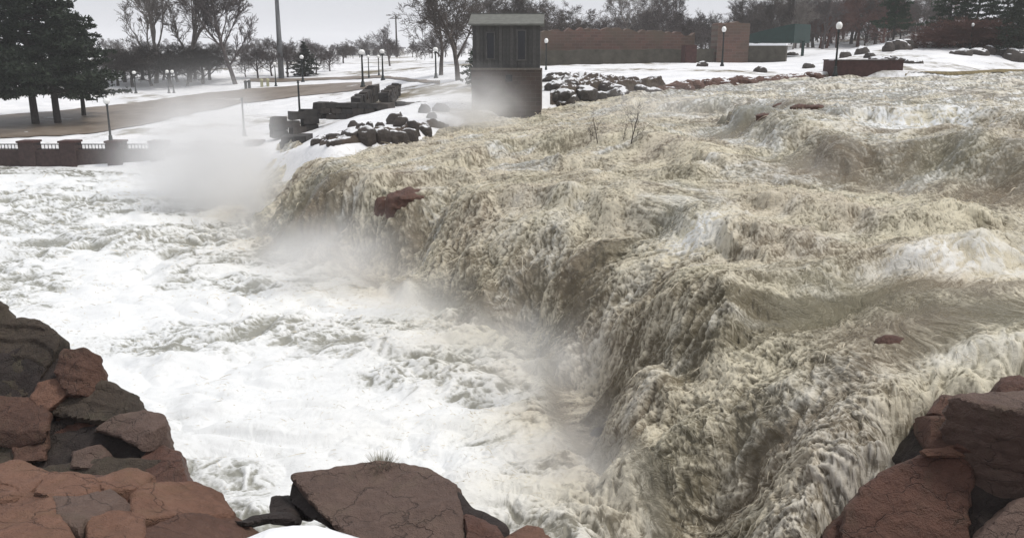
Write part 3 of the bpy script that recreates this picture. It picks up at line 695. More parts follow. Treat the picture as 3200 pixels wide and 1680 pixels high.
# the core that the blocks stand against, down into the water
core = [at_y(u, v, 0.13 + dl(u, v)) for u, v in [(-70, 318), (4, 322), (50, 352), (80, 368), (118, 402), (146, 428), (158, 462), (166, 490), (150, 560), (-70, 560)]]
me = loft_block([shrink(core, 0.95), [p + Vector((p.x / p.y, 1.0, -0.6)) for p in shrink(core, .96)], [Vector((p.x * 1.14, p.y + 1.8, p.z - 1.4)) for p in shrink(core, .9)], [Vector((p.x * 1.1, p.y + 1.2, min(p.z - 3, -.6))) for p in shrink(core, .8)]], 0.10, 71); weather(me, 71, 0.08, 0.08)
finish(me, 'bedrock', M['rock_dark'], lo, lo.location)

# ---- low cracked ledge in front of it
le = empty('rock_ledge', (-4.6, 8.4, 0)); tag(le, 'low rust red ledge of flat cracked quartzite slabs below the dark outcrop', 'rock ledge')
zl = lambda u, v: float(np.interp(u, [-60, 60, 130, 180, 235, 270], [3.05, 3.0, 2.92, 2.72, 2.40, 2.25]))
LL = [([(-150, 985), (0, 975), (100, 960), (268, 1000), (185, 1075), (110, 1128), (50, 1062), (-150, 1075)], 'rock_lit'),
      ([(275, 1008), (480, 1012), (572, 1090), (440, 1148), (300, 1140), (195, 1118)], 'rock_lit'),
      ([(525, 1052), (600, 1010), (690, 990), (835, 1030), (725, 1088), (590, 1100)], 'rock_lit'),
      ([(735, 1095), (850, 1040), (1000, 1050), (1190, 1130), (1255, 1228), (1000, 1225), (760, 1245), (700, 1170)], 'rock_lit'),
      ([(-150, 1080), (40, 1068), (108, 1132), (40, 1160), (-150, 1175)], 'rock_lit'),
      ([(118, 1140), (190, 1122), (295, 1146), (305, 1232), (150, 1222), (60, 1170)], 'rock_lit'),
      ([(-150, 1185), (50, 1175), (150, 1228), (330, 1240), (425, 1360), (300, 1560), (-150, 1560)], 'rock_lit'),
      ([(305, 1148), (430, 1158), (590, 1105), (700, 1175), (690, 1200), (480, 1250), (440, 1300), (320, 1235)], 'rock_mauve'),
      ([(485, 1256), (700, 1205), (765, 1255), (745, 1360), (600, 1480), (450, 1360)], 'rock_lit'),
      ([(770, 1252), (1000, 1232), (1250, 1232), (1330, 1285), (1440, 1370), (1300, 1480), (1000, 1500), (755, 1370)], 'rock_red'),
      ([(430, 1370), (600, 1490), (755, 1380), (1000, 1505), (900, 1650), (320, 1650), (310, 1560)], 'rock_red')]
for i, (pl, mt) in enumerate(LL):
    tz = random.Random(i + 5).uniform(-0.07, 0.05)
    slab_stone('slab', crop6(pl), (lambda u, v, t=tz: zl(u, v) + t), 1.0, M[mt], le, 41 + i, amp=0.035)
under = [at_z(u, v, zl(u, v) - 0.05) for u, v in [(-60, 470), (25, 466), (120, 474), (180, 484), (215, 496), (240, 520), (262, 540), (240, 600), (-60, 600)]]
me = loft_block([[Vector((p.x * 1.02, p.y + .5, -0.8)) for p in under], [p - Vector((0, 0, .3)) for p in shrink(under, 1.0)], shrink(under, 0.97)], 0.09, 72); weather(me, 72, 0.05, 0.05)
finish(me, 'bedrock', M['rock_brown'], le, le.location)

# ---- the big cracked boulder at the water's edge
def boulder_ring(pts): return [at_y(*p) for p in pts]
bo = empty('boulder', at_y(375, 520, 9.3) * 1.0); bo.location.z = 1.6
tag(bo, 'big flat-faced mauve quartzite boulder with a cross of cracks beside the snow patch', 'boulder')
main_top = [(290, 474, 9.9), (330, 468, 10.1), (378, 461, 10.35), (398, 463, 10.35), (430, 468, 10.2), (446, 477, 10.0), (457, 484, 9.8), (461, 500, 9.5), (466, 540, 8.9), (430, 575, 8.4), (372, 552, 8.7), (345, 534, 8.95), (318, 512, 9.3)]
ft = boulder_ring(main_top)
bk = [p + Vector((0.0, 0.75, -0.55)) for p in shrink(ft, 1.02)]
me = loft_block([shrink([p + Vector((0, -.03, .03)) for p in ft], 0.97), ft, bk], 0.045, 81, 0.015); weather(me, 81, 0.03, 0.02, freq=1.6, chips=0)
finish(me, 'block', M['rock_mauve'], bo, bo.location)
sd = boulder_ring([(291, 478, 10.0), (318, 500, 9.6), (342, 528, 9.15), (334, 532, 9.1), (306, 514, 9.45), (290, 498, 9.85)])
me = loft_block([sd, [p + Vector((.3, .6, -.3)) for p in sd]], 0.05, 82); weather(me, 82, 0.03, chips=2)
finish(me, 'block', M['rock_dark'], bo, bo.location)  # left side block: shade of that face put into its dark colour
rk = boulder_ring([(448, 484, 9.9), (461, 496, 9.6), (470, 508, 9.45), (486, 514, 9.45), (506, 524, 9.25), (500, 552, 8.8), (462, 560, 8.65), (452, 510, 9.4)])
me = loft_block([shrink([p + Vector((0, -.03, .03)) for p in rk], .9), rk, [p + Vector((0, .8, -.7)) for p in rk]], 0.05, 83); weather(me, 83, 0.03, chips=2)
finish(me, 'block', M['rock_dark'], bo, bo.location)

def loose_rock(name, pts, back, mat, label, seed, voxel=0.05, amp=0.04, group=None):
    r_ = boulder_ring(pts); c = sum(r_, Vector()) / len(r_)
    o_ = None
    me = loft_block([shrink([p + Vector((0, -.06, .03)) for p in r_], .82), r_, [p + Vector(back) for p in shrink(r_, 1.0)]], voxel, seed); weather(me, seed, amp)
    nv = len(me.vertices); co = np.empty(nv * 3, np.float32); me.vertices.foreach_get('co', co)
    o_ = finish(me, name, mat, None, (c.x, c.y, c.z)); o_.location = c
    return tag(o_, label, 'rock', group)
loose_rock('rock', [(268, 498, 9.95), (276, 492, 10.0), (287, 495, 9.95), (295, 505, 9.75), (298, 515, 9.5), (284, 516, 9.5), (267, 513, 9.65)], (0.1, .5, -.35), M['rock_dark'], 'small dark rock leaning against the left side of the cracked boulder', 84)
loose_rock('rock', [(232, 521, 9.05), (262, 515, 9.3), (290, 515, 9.3), (294, 520, 9.2), (262, 520, 9.15), (236, 526, 8.9)], (0, .35, -.22), M['rock_dark'], 'thin dark rock shelf bordering the snow patch beside the ledge', 85)
loose_rock('rock', [(500, 528, 9.2), (522, 522, 9.35), (538, 524, 9.3), (552, 538, 8.9), (560, 570, 8.4), (512, 580, 8.2), (496, 545, 8.8)], (0, .5, -1.2), M['rock_lit'], 'rounded rust orange rock at the end of the dark bank rocks by the boil', 86)
loose_rock('rock', [(462, 512, 9.3), (484, 518, 9.3), (510, 527, 9.15), (506, 560, 8.6), (470, 560, 8.6)], (0, .6, -1.2), M['rock_brown'], 'low dark brown rock between the cracked boulder and the rust orange rock', 87)

# ---- right outcrop beside the near fall
ro = empty('rock_outcrop', (5.2, 10.2, 0)); tag(ro, 'wet dark brown angular outcrop beside the near brown fall', 'rock outcrop')
dr = lambda u, v: np.interp(v, [395, 460, 540, 640], [10.9, 10.3, 9.6, 8.9])
RR_ = [([(1180, 335), (1400, 405), (1632, 450), (1900, 470), (1900, 1060), (1632, 965), (1270, 825), (1192, 740)], 'rock_brown', -0.15, 2.0),
       ([(900, 488), (1180, 508), (1190, 695), (960, 700), (915, 600)], 'rock_red', 0.0, 1.6),
       ([(1050, 345), (1165, 335), (1178, 505), (925, 488), (990, 430)], 'rock_brown', 0.18, 1.4),
       ([(880, 780), (1000, 745), (1190, 755), (1205, 835), (1170, 1100), (1160, 1560), (300, 1560), (400, 1150), (500, 1000), (700, 870)], 'rock_brown', 0.05, 1.6),
       ([(1225, 800), (1632, 965), (1900, 1070), (1900, 1200), (1632, 1110), (1400, 1260), (1190, 1450), (1175, 1100)], 'rock_dark', 0.12, 1.6),
       ([(1632, 1105), (1900, 1150), (1900, 1700), (1200, 1700), (1340, 1352), (1410, 1285)], 'rock_mauve', -0.55, 1.4),
       ([(230, 1320), (390, 1150), (400, 1600), (100, 1700)], 'rock_brown', 0.25, 1.2),
       ([(950, 705), (1190, 690), (1195, 752), (1000, 745), (930, 740)], 'rock_lit', -0.05, 1.2)]
for i, (pl, mt, lf, th) in enumerate(RR_):
    face_stone('stone', crop8(pl), dr, th, M[mt], ro, 91 + i, lift=lf, amp=0.022, strata=.06, voxel=0.045)
tp = [at_z(u, v, 3.36) for u, v in [(946, 398), (975, 393), (1030, 390), (1110, 392), (1110, 418), (1024, 413), (992, 408), (962, 399)]]
me = loft_block([[p - Vector((0, -.3, 1.5)) for p in tp], tp, [p + Vector((0, 0, .04)) for p in shrink(tp, .85)]], 0.05, 99); weather(me, 99, 0.03)
finish(me, 'cap_stone', M['rock_mauve'], ro, ro.location)
core = [at_y(u, v, .25 + dr(u, v)) for u, v in [(938, 425), (962, 408), (1130, 408), (1130, 640), (840, 640), (872, 515), (905, 475)]]
me = loft_block([shrink(core, .92), [p + Vector((0.2, 1.1, -.3)) for p in core]], 0.09, 98); weather(me, 98, .06)
finish(me, 'bedrock', M['rock_dark'], ro, ro.location)

# ---- rocks breaking the surface of the rapids
def river_rock(u, v, w, h, mat, label, seed, d=0.8, sink=0.35, rz=0.0, group=None, H=None, voxel=None, name='rock'):
    p = hit(u, v, H or Hw); rnd = random.Random(seed); k = 9
    ring = lambda s, z: [Vector((math.cos(2 * math.pi * i / k + .3) * w / 2 * s * rnd.uniform(.82, 1.1), math.sin(2 * math.pi * i / k + .3) * w * d / 2 * s * rnd.uniform(.82, 1.1), z)) for i in range(k)]
    me = loft_block([ring(1.1, -sink * 2 - .3), ring(1.0, h * .35), ring(.62, h * .9), ring(.25, h)], voxel or max(.05, w / 22), seed, w * .03)
    weather(me, seed, w * .06, w * .03, freq=1.6 / max(w, .3) * 1.2)
    me.transform(Matrix.Rotation(rz, 4, 'Z'))
    o_ = finish(me, name, mat, None, (0, 0, 0)); o_.location = (p.x, p.y, p.z - sink * .5 - .05)
    return tag(o_, label, 'rock', group)
river_rock(410, 192, 1.7, .26, M['rock_brown'], 'dark red brown rock breaking through the crest of the main fall', 101, .7, .3, 0.25)
river_rock(388, 198, 1.0, .15, M['rock_brown'], 'wet brown shoulder of rock just downstream of the dark red rock on the crest', 102, .7, .3)
river_rock(893, 338, .6, .16, M['rock_brown'], 'small wet red rock in the slick dark sheet above the near fall', 103, .6, .15)
river_rock(1018, 382, .7, .2, M['rock_brown'], 'dark red rock at the edge of the sheet above the angular outcrop', 104, .8, .2)
for k, (u, v, w_, h_) in enumerate([(770, 111, 1.0, .10), (788, 103, 1.3, .16), (803, 107, 1.1, .14), (815, 103, .9, .12)]):
    river_rock(u, v, w_, h_, M['rock_brown'], ['flat wet brown rock awash at the lip of the upper rapids', 'broad low brown rock awash in the upper rapids', 'brown rock awash beside the broad low one in the upper rapids', 'small brown rock awash nearest the brick planter'][k], 105 + k, .7, .3)
river_rock(600, 438, .5, .35, M['rock_dark'], 'small black rock in the dark hollow at the foot of the near fall', 107, .8, .2)
# ================================================================== path on the left bank
def drape(name, left, right, mat, off=0.06, n=70, k=8):
    """a strip of paving laid on the ground between two surveyed edges"""
    def res(px):
        P = [ground_at(*p) for p in px]; d = np.r_[0, np.cumsum([(b - a).length for a, b in zip(P, P[1:])])]
        t = np.linspace(0, d[-1], n); return np.stack([np.interp(t, d, [p.x for p in P]), np.interp(t, d, [p.y for p in P])], 1)
    A, B = res(left), res(right); w = np.linspace(0, 1, k)[None, :, None]
    G = A[:, None] * (1 - w) + B[:, None] * w
    z = Hg(G[..., 0], G[..., 1]) + off
    V_ = np.concatenate([G, z[..., None]], -1).reshape(-1, 3); i = np.arange(n * k).reshape(n, k)
    F_ = np.stack([i[:-1, :-1].ravel(), i[1:, :-1].ravel(), i[1:, 1:].ravel(), i[:-1, 1:].ravel()], 1)
    me = np_mesh(name, V_, F_)
    if me.polygons[0].normal.z < 0: me.flip_normals()
    return tag(mesh_obj(name, me, mat), kind='structure')
m, n, b = mat_new('wet_path'); wp = worldpos(n)
n.links.new(mixc(n, ramp(n, noise(n, 0.5, 5, .6, wp), [(0.35, (0, 0, 0)), (0.65, (1, 1, 1))]), (0.125, 0.095, 0.068), (0.22, 0.18, 0.145)), b.inputs['Base Color'])
slush = ramp(n, math_(n, 'ADD', math_(n, 'MULTIPLY', noise(n, .35, 5, .65, wp), .8), math_(n, 'MULTIPLY', noise(n, 3, 4, .6, wp), .2)), [(.60, (0, 0, 0)), (.68, (.75, .75, .75))])
n.links.new(mixc(n, slush, b.inputs['Base Color'].links[0].from_socket, (.72, .72, .73)), b.inputs['Base Color'])
b.inputs['Roughness'].default_value = 0.55; bump(n, b, noise(n, 3, 5, .6, wp), .3, .03); M['path'] = m
drape('path', [(-120, 142), (0, 138.5), (60, 136.5), (110, 131), (150, 124), (200, 112), (240, 104), (300, 96), (345, 92), (372, 88)],
      [(-120, 122), (0, 116), (60, 111), (115, 105), (150, 101), (200, 94), (240, 90), (300, 85.5), (345, 83), (372, 82)], M['path'])
drape('path', [(440, 85), (400, 80), (380, 78), (330, 80), (250, 82)], [(440, 81), (400, 77.5), (380, 75.5), (330, 77.5), (250, 79)], M['path'])
drape('worn_grass', [(905, 77.5), (950, 76), (1000, 73), (1060, 71), (1130, 69)], [(905, 75.2), (950, 73), (1000, 69.5), (1060, 66), (1130, 64)], simple('winter_grass', (0.16, 0.125, 0.06), .9, .4, 3.0, .5, .05), off=0.05)

# ================================================================== bare trees
def tube(Vs, Fs, pts, rad, sides):
    base = len(Vs)
    for i, p in enumerate(pts):
        t = (pts[min(i + 1, len(pts) - 1)] - pts[max(i - 1, 0)]).normalized()
        s = t.cross(Vector((0.31, 0.87, 0.38))).normalized(); q = t.cross(s)
        for k in range(sides):
            a = 2 * math.pi * k / sides; Vs.append(p + (s * math.cos(a) + q * math.sin(a)) * rad[i])
    for i in range(len(pts) - 1):
        for k in range(sides):
            a = base + i * sides + k; b_ = base + i * sides + (k + 1) % sides
            Fs.append((a, b_, b_ + sides, a + sides))
def bare_tree(seed, h, style):
    """trunk mesh and crown mesh of a leafless tree"""
    rnd = random.Random(seed); TV, TF, CV, CF = [], [], [], []
    P = dict(upright=dict(n=(11, 9, 8, 4), sp=(22, 24, 30, 38), ln=(.72, .52, .42, .5), r=.019, fork=.20, up=.26),
             spread=dict(n=(9, 7, 7, 6), sp=(46, 42, 42, 45), ln=(.60, .55, .52, .55), r=.024, fork=.22, up=.12),
             dense=dict(n=(11, 9, 7, 5), sp=(52, 45, 45, 50), ln=(.62, .55, .50, .5), r=.026, fork=.20, up=.10),
             sapling=dict(n=(7, 5, 4, 0), sp=(30, 35, 40, 40), ln=(.55, .5, .5, .5), r=.011, fork=.25, up=.2),
             shrub=dict(n=(9, 7, 5, 0), sp=(35, 32, 40, 40), ln=(.7, .5, .5, .5), r=.014, fork=.02, up=.25))[style]
    def grow(p, d, L, r, lev):
        seg = 5 if lev < 2 else 3 if lev < 4 else 2; pts = [p.copy()]; rad = [r]; q = p.copy(); dd = d.copy(); wob = .10 if lev == 0 else .20
        for i in range(seg):
            dd = (dd + Vector((rnd.gauss(0, wob), rnd.gauss(0, wob), rnd.gauss(0, wob * .6) + P['up'] * (.35 if lev else 0)))).normalized()
            q = q + dd * L / seg; pts.append(q.copy()); rad.append(max(r * (1 - .72 * (i + 1) / seg), (.0175 if style != 'sapling' else .011) * h / 10))
        (tube(TV, TF, pts, rad, 7) if lev == 0 else tube(CV, CF, pts, rad, 5 if lev == 1 else 3))
        if lev >= 4 or P['n'][lev] == 0: return
        for c in range(P['n'][lev]):
            t = (P['fork'] + (1 - P['fork']) * (c + rnd.random()) / P['n'][lev]) if lev == 0 else rnd.uniform(.22, 1.0)
            x = t * seg; i = min(int(x), seg - 1); f = x - i; bp = pts[i].lerp(pts[i + 1], f)
            ax = (pts[i + 1] - pts[i]).normalized(); az_ = c * 2.4 + rnd.random() * 1.2
            s = ax.cross(Vector((.2, .9, .4))).normalized(); o = s * math.cos(az_) + ax.cross(s) * math.sin(az_)
            a = R(P['sp'][lev] * rnd.uniform(.65, 1.25)); nd = (ax * math.cos(a) + o * math.sin(a)).normalized()
            rr_ = (rad[i] + (rad[i + 1] - rad[i]) * f) * rnd.uniform(.5, .72)
            grow(bp, nd, L * P['ln'][lev] * rnd.uniform(.7, 1.15) * (1.1 - .45 * t if lev == 0 else 1), rr_, lev + 1)
    grow(Vector((0, 0, -.2)), Vector((0, 0, 1)), h * (.66 if style != 'shrub' else .3), h * P['r'], 0)
    return np_mesh('trunk', [tuple(v) for v in TV], TF), np_mesh('crown', [tuple(v) for v in CV], CF)
M['bark'] = simple('grey_brown_bark', (0.085, 0.072, 0.065), .9, .35, 6, .4, .02)
M['bark_pale'] = simple('pale_grey_bark', (0.19, 0.17, 0.155), .9, .3, 6, .4, .02)
M['bark_red'] = simple('red_brown_twigs', (0.105, 0.048, 0.038), .9, .4, 1.5, 0)
M['bark_purple'] = simple('purple_grey_bark', (0.095, 0.080, 0.078), .9, .35, 4, .4, .02)
M['bark_black'] = simple('dark_bark', (0.045, 0.038, 0.034), .9, .35, 6, .4, .02)
PROTO = {}
for st, seeds, h in (('upright', (1, 2), 10), ('spread', (3, 4, 5), 10), ('dense', (6, 7), 10), ('shrub', (8, 9), 10), ('sapling', (10, 11), 10)):
    PROTO[st] = [bare_tree(s, h, st) for s in seeds]
def shared(name, me, mat, parent):
    if not me.materials: me.materials.append(mat)
    o = mesh_obj(name, me, None, parent); o.material_slots[0].link = 'OBJECT'; o.material_slots[0].material = mat
    return o
def put_tree(name, loc, h, style, k, mat, label, group=None, rz=None, wide=1.0, cat='tree'):
    tm, cm = PROTO[style][k % len(PROTO[style])]
    top = max(v.co.z for v in cm.vertices) if 'top' not in cm else cm['top']; cm['top'] = top
    o = empty(name, loc, rz if rz is not None else (loc[0] * 7.13 + loc[1] * 3.7) % 6.28); s = h / top; o.scale = (s * wide, s * wide, s)
    tag(o, label, cat, group)
    shared('trunk', tm, mat, o); shared('crown', cm, mat, o)
    return o
def tree_px(name, u, vb, vt, style, k, mat, label, group=None, wide=1.0, dist=None, cat='tree'):
    p = ground_at(u, vb) if dist is None else None
    if p is None:
        q = at_y(u, 60, dist or 150); p = Vector((q.x, q.y, float(Hg(np.array([q.x]), np.array([q.y]))[0])))
    top = at_y(u, vt, p.y); return put_tree(name, p, top.z - p.z, style, k, mat, label, group, wide=wide, cat=cat)
tree_px('bare_tree', 156, 83, -62, 'upright', 0, M['bark_pale'], 'tall upright pale leafless tree nearer the dark pines of two side by side')
tree_px('bare_tree', 189, 82, -66, 'upright', 1, M['bark_pale'], 'tall upright pale leafless tree farther from the dark pines of two side by side')
tree_px('bare_tree', 236, 84, -44, 'upright', 1, M['bark_purple'], 'tall leafless tree with a vase-shaped crown standing alone beside the path', wide=1.15)
rt0 = random.Random(77); g1 = 'round crowned bare trees behind the left path'
for i, (u, vb, vt) in enumerate([(118, 86, 50), (133, 87, 44), (152, 86, 41), (171, 87, 45), (187, 86, 42), (203, 84, 44), (142, 80, 37), (195, 79, 40), (163, 80, 40), (125, 82, 44), (178, 82, 40), (210, 80, 46), (112, 83, 48)]):
    tree_px('ornamental_tree', u, vb, vt, 'dense', i, M['bark_black'], ['broad', 'narrow', 'tall', 'low'][i % 4] + ' dense round-crowned leafless tree in the clump beneath the two tall pale trees', g1, wide=rt0.uniform(1.4, 2.1))
for i, (u, vb, vt) in enumerate([(258, 78, 40), (272, 76, 34), (288, 77, 36), (316, 74, 40), (330, 71, 44), (246, 77, 50)]):
    tree_px('bare_tree', u, vb, vt, 'dense', i + 1, M['bark_purple'], 'dark twiggy leafless tree in the row behind the tall stadium light mast', 'bare trees behind the light mast', wide=1.05)
tree_px('bare_tree', 458, 80, -34, 'spread', 0, M['bark'], 'large dark spreading leafless tree close beside the wooden walled stone shed', wide=1.0)
tree_px('bare_tree', 441, 75, -16, 'spread', 1, M['bark'], 'large spreading leafless tree just beyond the one beside the shed', wide=1.0)
tree_px('bare_tree', 390, 66, 20, 'spread', 2, M['bark_purple'], 'medium leafless tree standing near the distant utility pole', wide=1.0)
rt = random.Random(4)
def far_row(u0, u1, n_, d0, d1, vt0, vt1, styles, mats, label, group, wide=1.1):
    for i in range(n_):
        u = u0 + (u1 - u0) * (i + rt.random()) / n_; d = rt.uniform(d0, d1)
        st = rt.choice(styles); mk = rt.choice(mats)
        look = {'bark': 'grey brown', 'bark_pale': 'pale grey', 'bark_purple': 'purplish grey', 'bark_black': 'blackish', 'bark_red': 'reddish brown'}[mk] + {'dense': ' bushy', 'spread': ' spreading', 'upright': ' upright'}[st]
        tree_px('bare_tree', u, 60, rt.uniform(vt0, vt1), st, rt.randrange(3), M[mk], look + ' ' + label, group, wide=wide * rt.uniform(.85, 1.2), dist=d)
far_row(60, 480, 60, 170, 320, 36, 49, ['dense', 'spread'], ['bark_purple', 'bark'], 'leafless tree in the low distant tree line across the snowy field', 'far tree line across the field')
far_row(95, 345, 30, 135, 175, 40, 54, ['dense'], ['bark', 'bark_purple', 'bark_black'], 'low thicket tree behind the round crowned trees and the light mast', 'thicket behind the left path', 1.7)
far_row(335, 470, 9, 160, 220, 24, 42, ['dense', 'spread'], ['bark_purple', 'bark'], 'leafless tree in the taller row beyond the pale building', 'bare trees beyond the pale building')
far_row(480, 560, 7, 105, 130, -14, 4, ['spread'], ['bark', 'bark_purple'], 'tall bare tree crowding up behind the stone shed', 'bare trees behind the shed')
far_row(545, 725, 30, 118, 150, 6, 24, ['dense', 'spread'], ['bark', 'bark_purple'], 'leafless tree rising behind the red ruined wall', 'bare trees behind the red wall')
far_row(620, 690, 4, 120, 128, -22, -8, ['spread', 'upright'], ['bark_pale', 'bark_purple'], 'tall bare tree towering over the red ruined wall', 'tall trees over the red wall', .9)
far_row(690, 725, 4, 135, 150, 14, 20, ['dense'], ['bark_black'], 'leafless tree between the red wall and the red brick tower', 'dark bushes by the brick tower')
far_row(735, 830, 15, 120, 150, -20, 2, ['spread', 'upright', 'dense'], ['bark_pale', 'bark_purple', 'bark'], 'leafless tree behind the green canopy', 'bare trees behind the green canopy')
far_row(805, 940, 24, 130, 165, -24, 0, ['dense', 'spread'], ['bark', 'bark_red', 'bark_purple'], 'leafless tree on the rise behind the bright snow slope', 'bare trees above the snow slope')
far_row(740, 935, 30, 138, 168, 10, 26, ['dense'], ['bark_black', 'bark'], 'low thicket tree at the foot of the trees on the rise', 'thicket on the rise', 1.4)
for i, (u, vb, vt) in enumerate([(598, 145, 108), (592, 144, 118), (630, 148, 99), (622, 147, 112)]):
    p = hit(u, vb, Hw); p.z -= .1; hh = at_y(u, vt, p.y).z - p.z
    put_tree('sapling', p, hh, 'sapling', i, M['bark'], ['thin leafless sapling rising out of the brown rapids below the red wall', 'low twiggy sapling beside the shorter thin one in the rapids', 'tallest thin leafless sapling rising out of the brown rapids', 'low twiggy sapling beside the tallest one in the rapids'][i], 'saplings in the rapids', wide=.9 if i % 2 else 1.3, cat='sapling')

# ---- red twigged hedge on the right rise
rng_ = random.Random(9)
for i, u in enumerate([926, 938, 950, 962, 974, 986, 998, 1010, 945, 968, 992]):
    q = ground_at(u, 47.0 if i < 8 else 44.5); d = q.y; zz = q.z - .8
    tree_top = at_y(u, [28, 21, 17, 16, 17, 18, 20, 22, 16, 15, 17][i], d).z
    put_tree('red_shrub', (q.x, q.y, zz), max(tree_top - zz, 1.2), 'dense', i, M['bark_red'], 'dense dark red twigged shrub in the hedge on the snowy rise', 'red hedge on the rise', wide=2.5, cat='shrub')

# ================================================================== pines
def conifer(seed, h, rad, tiers, flat=0.35, bare=0.16, shape='pine'):
    rnd = random.Random(seed); TV, TF = [], []
    tr = [Vector((rnd.gauss(0, .03) * i, rnd.gauss(0, .03) * i, h * i / 6 - .2)) for i in range(7)]
    tube(TV, TF, tr, [h * .021 * (1 - .8 * i / 6) + .03 for i in range(7)], 8)
    CV, CF = [], []
    for t in range(tiers):
        f = t / (tiers - 1); z = h * (bare + (1 - bare) * f ** .92)
        if shape == 'pine': r0 = rad * (1 - f ** 1.9) * (.75 + .25 * math.sin(f * 9 + seed)) + .25
        else: r0 = rad * (1 - f) + .12
        nb = max(4, int(9 * (1 - .5 * f)))
        for k in range(nb):
            a = k * 2 * math.pi / nb + t * 1.1 + rnd.uniform(-.3, .3); L = r0 * rnd.uniform(.35, 1.2)
            up = rnd.uniform(-.12, .22) if shape == 'pine' else rnd.uniform(-.35, -.05)
            d = Vector((math.cos(a), math.sin(a), up)).normalized(); b0 = Vector((0, 0, z + rnd.uniform(-.2, .2)))
            tube(TV, TF, [b0, b0 + d * L * .5, b0 + d * L * .95 + Vector((0, 0, .05 * L))], [.035 * L ** .5 + .01, .025, .008], 4)
            side = Vector((-d.y, d.x, 0)).normalized()
            for c in range(int(12 + 14 * L)):
                w = (.25 + .75 * rnd.random() ** .7) if shape == 'pine' else rnd.random() ** .6; q = b0 + d * L * (0.12 + .92 * w) + side * rnd.gauss(0, .16 * L * (1.05 - .4 * w) + .05) + Vector((0, 0, rnd.gauss(.05, .10)))
                cs = rnd.uniform(.16, .34) * (1 if shape == 'pine' else .75)
                for _ in range(5):                                       # a tuft: thin blades fanning out
                    dv = Vector((rnd.gauss(0, 1) + d.x * .6, rnd.gauss(0, 1) + d.y * .6, rnd.gauss(0, .7) + .35)).normalized() * cs
                    sv = dv.cross(Vector((rnd.gauss(0, 1), rnd.gauss(0, 1), rnd.gauss(0, 1)))).normalized() * cs * .20
                    i0 = len(CV); CV += [q - sv, q + sv, q + dv + sv * .5, q + dv - sv * .5]; CF.append((i0, i0 + 1, i0 + 2, i0 + 3))
    return np_mesh('trunk', [tuple(v) for v in TV], TF), np_mesh('crown', [tuple(v) for v in CV], CF, smooth=False)
M['needles'] = simple('dark_needles', (0.020, 0.030, 0.017), .8, .45, 1.2, 0)
M['needles_g'] = simple('green_needles', (0.024, 0.045, 0.024), .8, .45, 1.2, 0)
def put_conifer(meshes, u, vb, vt, label, mat, dist=None, group=None, rz=0.0, wide=1.0, off=(0, 0)):
    if dist is None: p = ground_at(u, vb)
    else:
        q = at_y(u, vb, dist); p = Vector((q.x, q.y, float(Hg(np.array([q.x]), np.array([q.y]))[0])))
    hh = at_y(u, vt, p.y).z - p.z; tm, cm = meshes; top = max(v.co.z for v in cm.vertices) - .1; s = hh / top
    o = empty('pine_tree', p, rz); o.scale = (s * wide, s * wide, s); tag(o, label, 'pine tree', group)
    shared('trunk', tm, M['bark_black'], o); shared('crown', cm, mat, o); return o
pa = conifer(21, 10, 4.8, 13, bare=.24); pb_ = conifer(22, 10, 4.6, 13, bare=.20); pc_ = conifer(23, 8, 2.4, 18, bare=.08, shape='fir')
put_conifer(pa, 36, 124, -70, 'larger dark pine with a bare leaning trunk beside the wet path', M['needles'], rz=.4, wide=.95)
put_conifer(pb_, 58, 123, -40, 'dark pine with broad layered boughs over the wet path, beside a larger pine', M['needles'], rz=2.1, wide=1.05)
put_conifer(pb_, -14, 126, -40, 'dark pine partly seen behind the larger pine by the path', M['needles'], rz=1.0, wide=1.0)
put_conifer(pa, 84, 116, 14, 'shorter dark pine whose boughs reach down to the lamp post on the pier', M['needles'], rz=3.3, wide=1.0)
put_conifer(pc_, 305, 76, 41, 'small round dark evergreen among bare trees beyond the path', M['needles'], wide=1.8)
put_conifer(pa, 893, 42, -26, 'dark pine standing on the crest of the bright snow slope', M['needles_g'], wide=.8)
for i, u in enumerate([948, 975, 1004]):
    put_conifer(pb_, u, 38, [-34, -30, -36][i], 'dark green pine rising behind the red hedge', M['needles_g'], group='pines behind the red hedge', rz=i * 1.7, wide=.95)
put_conifer(pc_, 1014, 56, -30, 'dark fir with drooping boughs at the edge of the snow beside the red hedge', M['needles'], wide=.9)
put_conifer(pc_, 478, 76, 28, 'blue green young fir tucked against the wall of the stone shed', M['needles_g'], dist=72, wide=1.1)

# ================================================================== the shed on its stone base
M['siding'] = simple('weathered_siding', (0.062, 0.061, 0.060), .85, .25, 4, .3, .01)
M['siding2'] = simple('weathered_siding_pale', (0.080, 0.078, 0.076), .85, .25, 5, .3, .01)
m, n, b = mat_new('coursed_stone'); oc = coords(n)
mpp = N(n, 'Mapping'); mpp.inputs['Rotation'].default_value = (R(90), 0, 0); n.links.new(oc, mpp.inputs[0])
brk = N(n, 'TexBrick'); n.links.new(mpp.outputs[0], brk.inputs['Vector']); brk.inputs['Scale'].default_value = 1.0
brk.inputs['Brick Width'].default_value = .62; brk.inputs['Row Height'].default_value = .26; brk.inputs['Mortar Size'].default_value = .014
brk.inputs['Color1'].default_value = (0.085, 0.058, 0.047, 1); brk.inputs['Color2'].default_value = (0.048, 0.038, 0.034, 1); brk.inputs['Mortar'].default_value = (0.12, 0.11, 0.10, 1)
n.links.new(mixc(n, noise(n, 1.2, 5, .6, oc), brk.outputs['Color'], (0.075, 0.06, 0.055)), b.inputs['Base Color']); b.inputs['Roughness'].default_value = .85
bump(n, b, math_(n, 'ADD', math_(n, 'MULTIPLY', brk.outputs['Fac'], -.6), noise(n, 9, 5, .6, oc)), .5, .03); M['stone'] = m
M['roof'] = simple('mossy_roof', (0.135, 0.138, 0.125), .8, .2, 3, .3, .02)
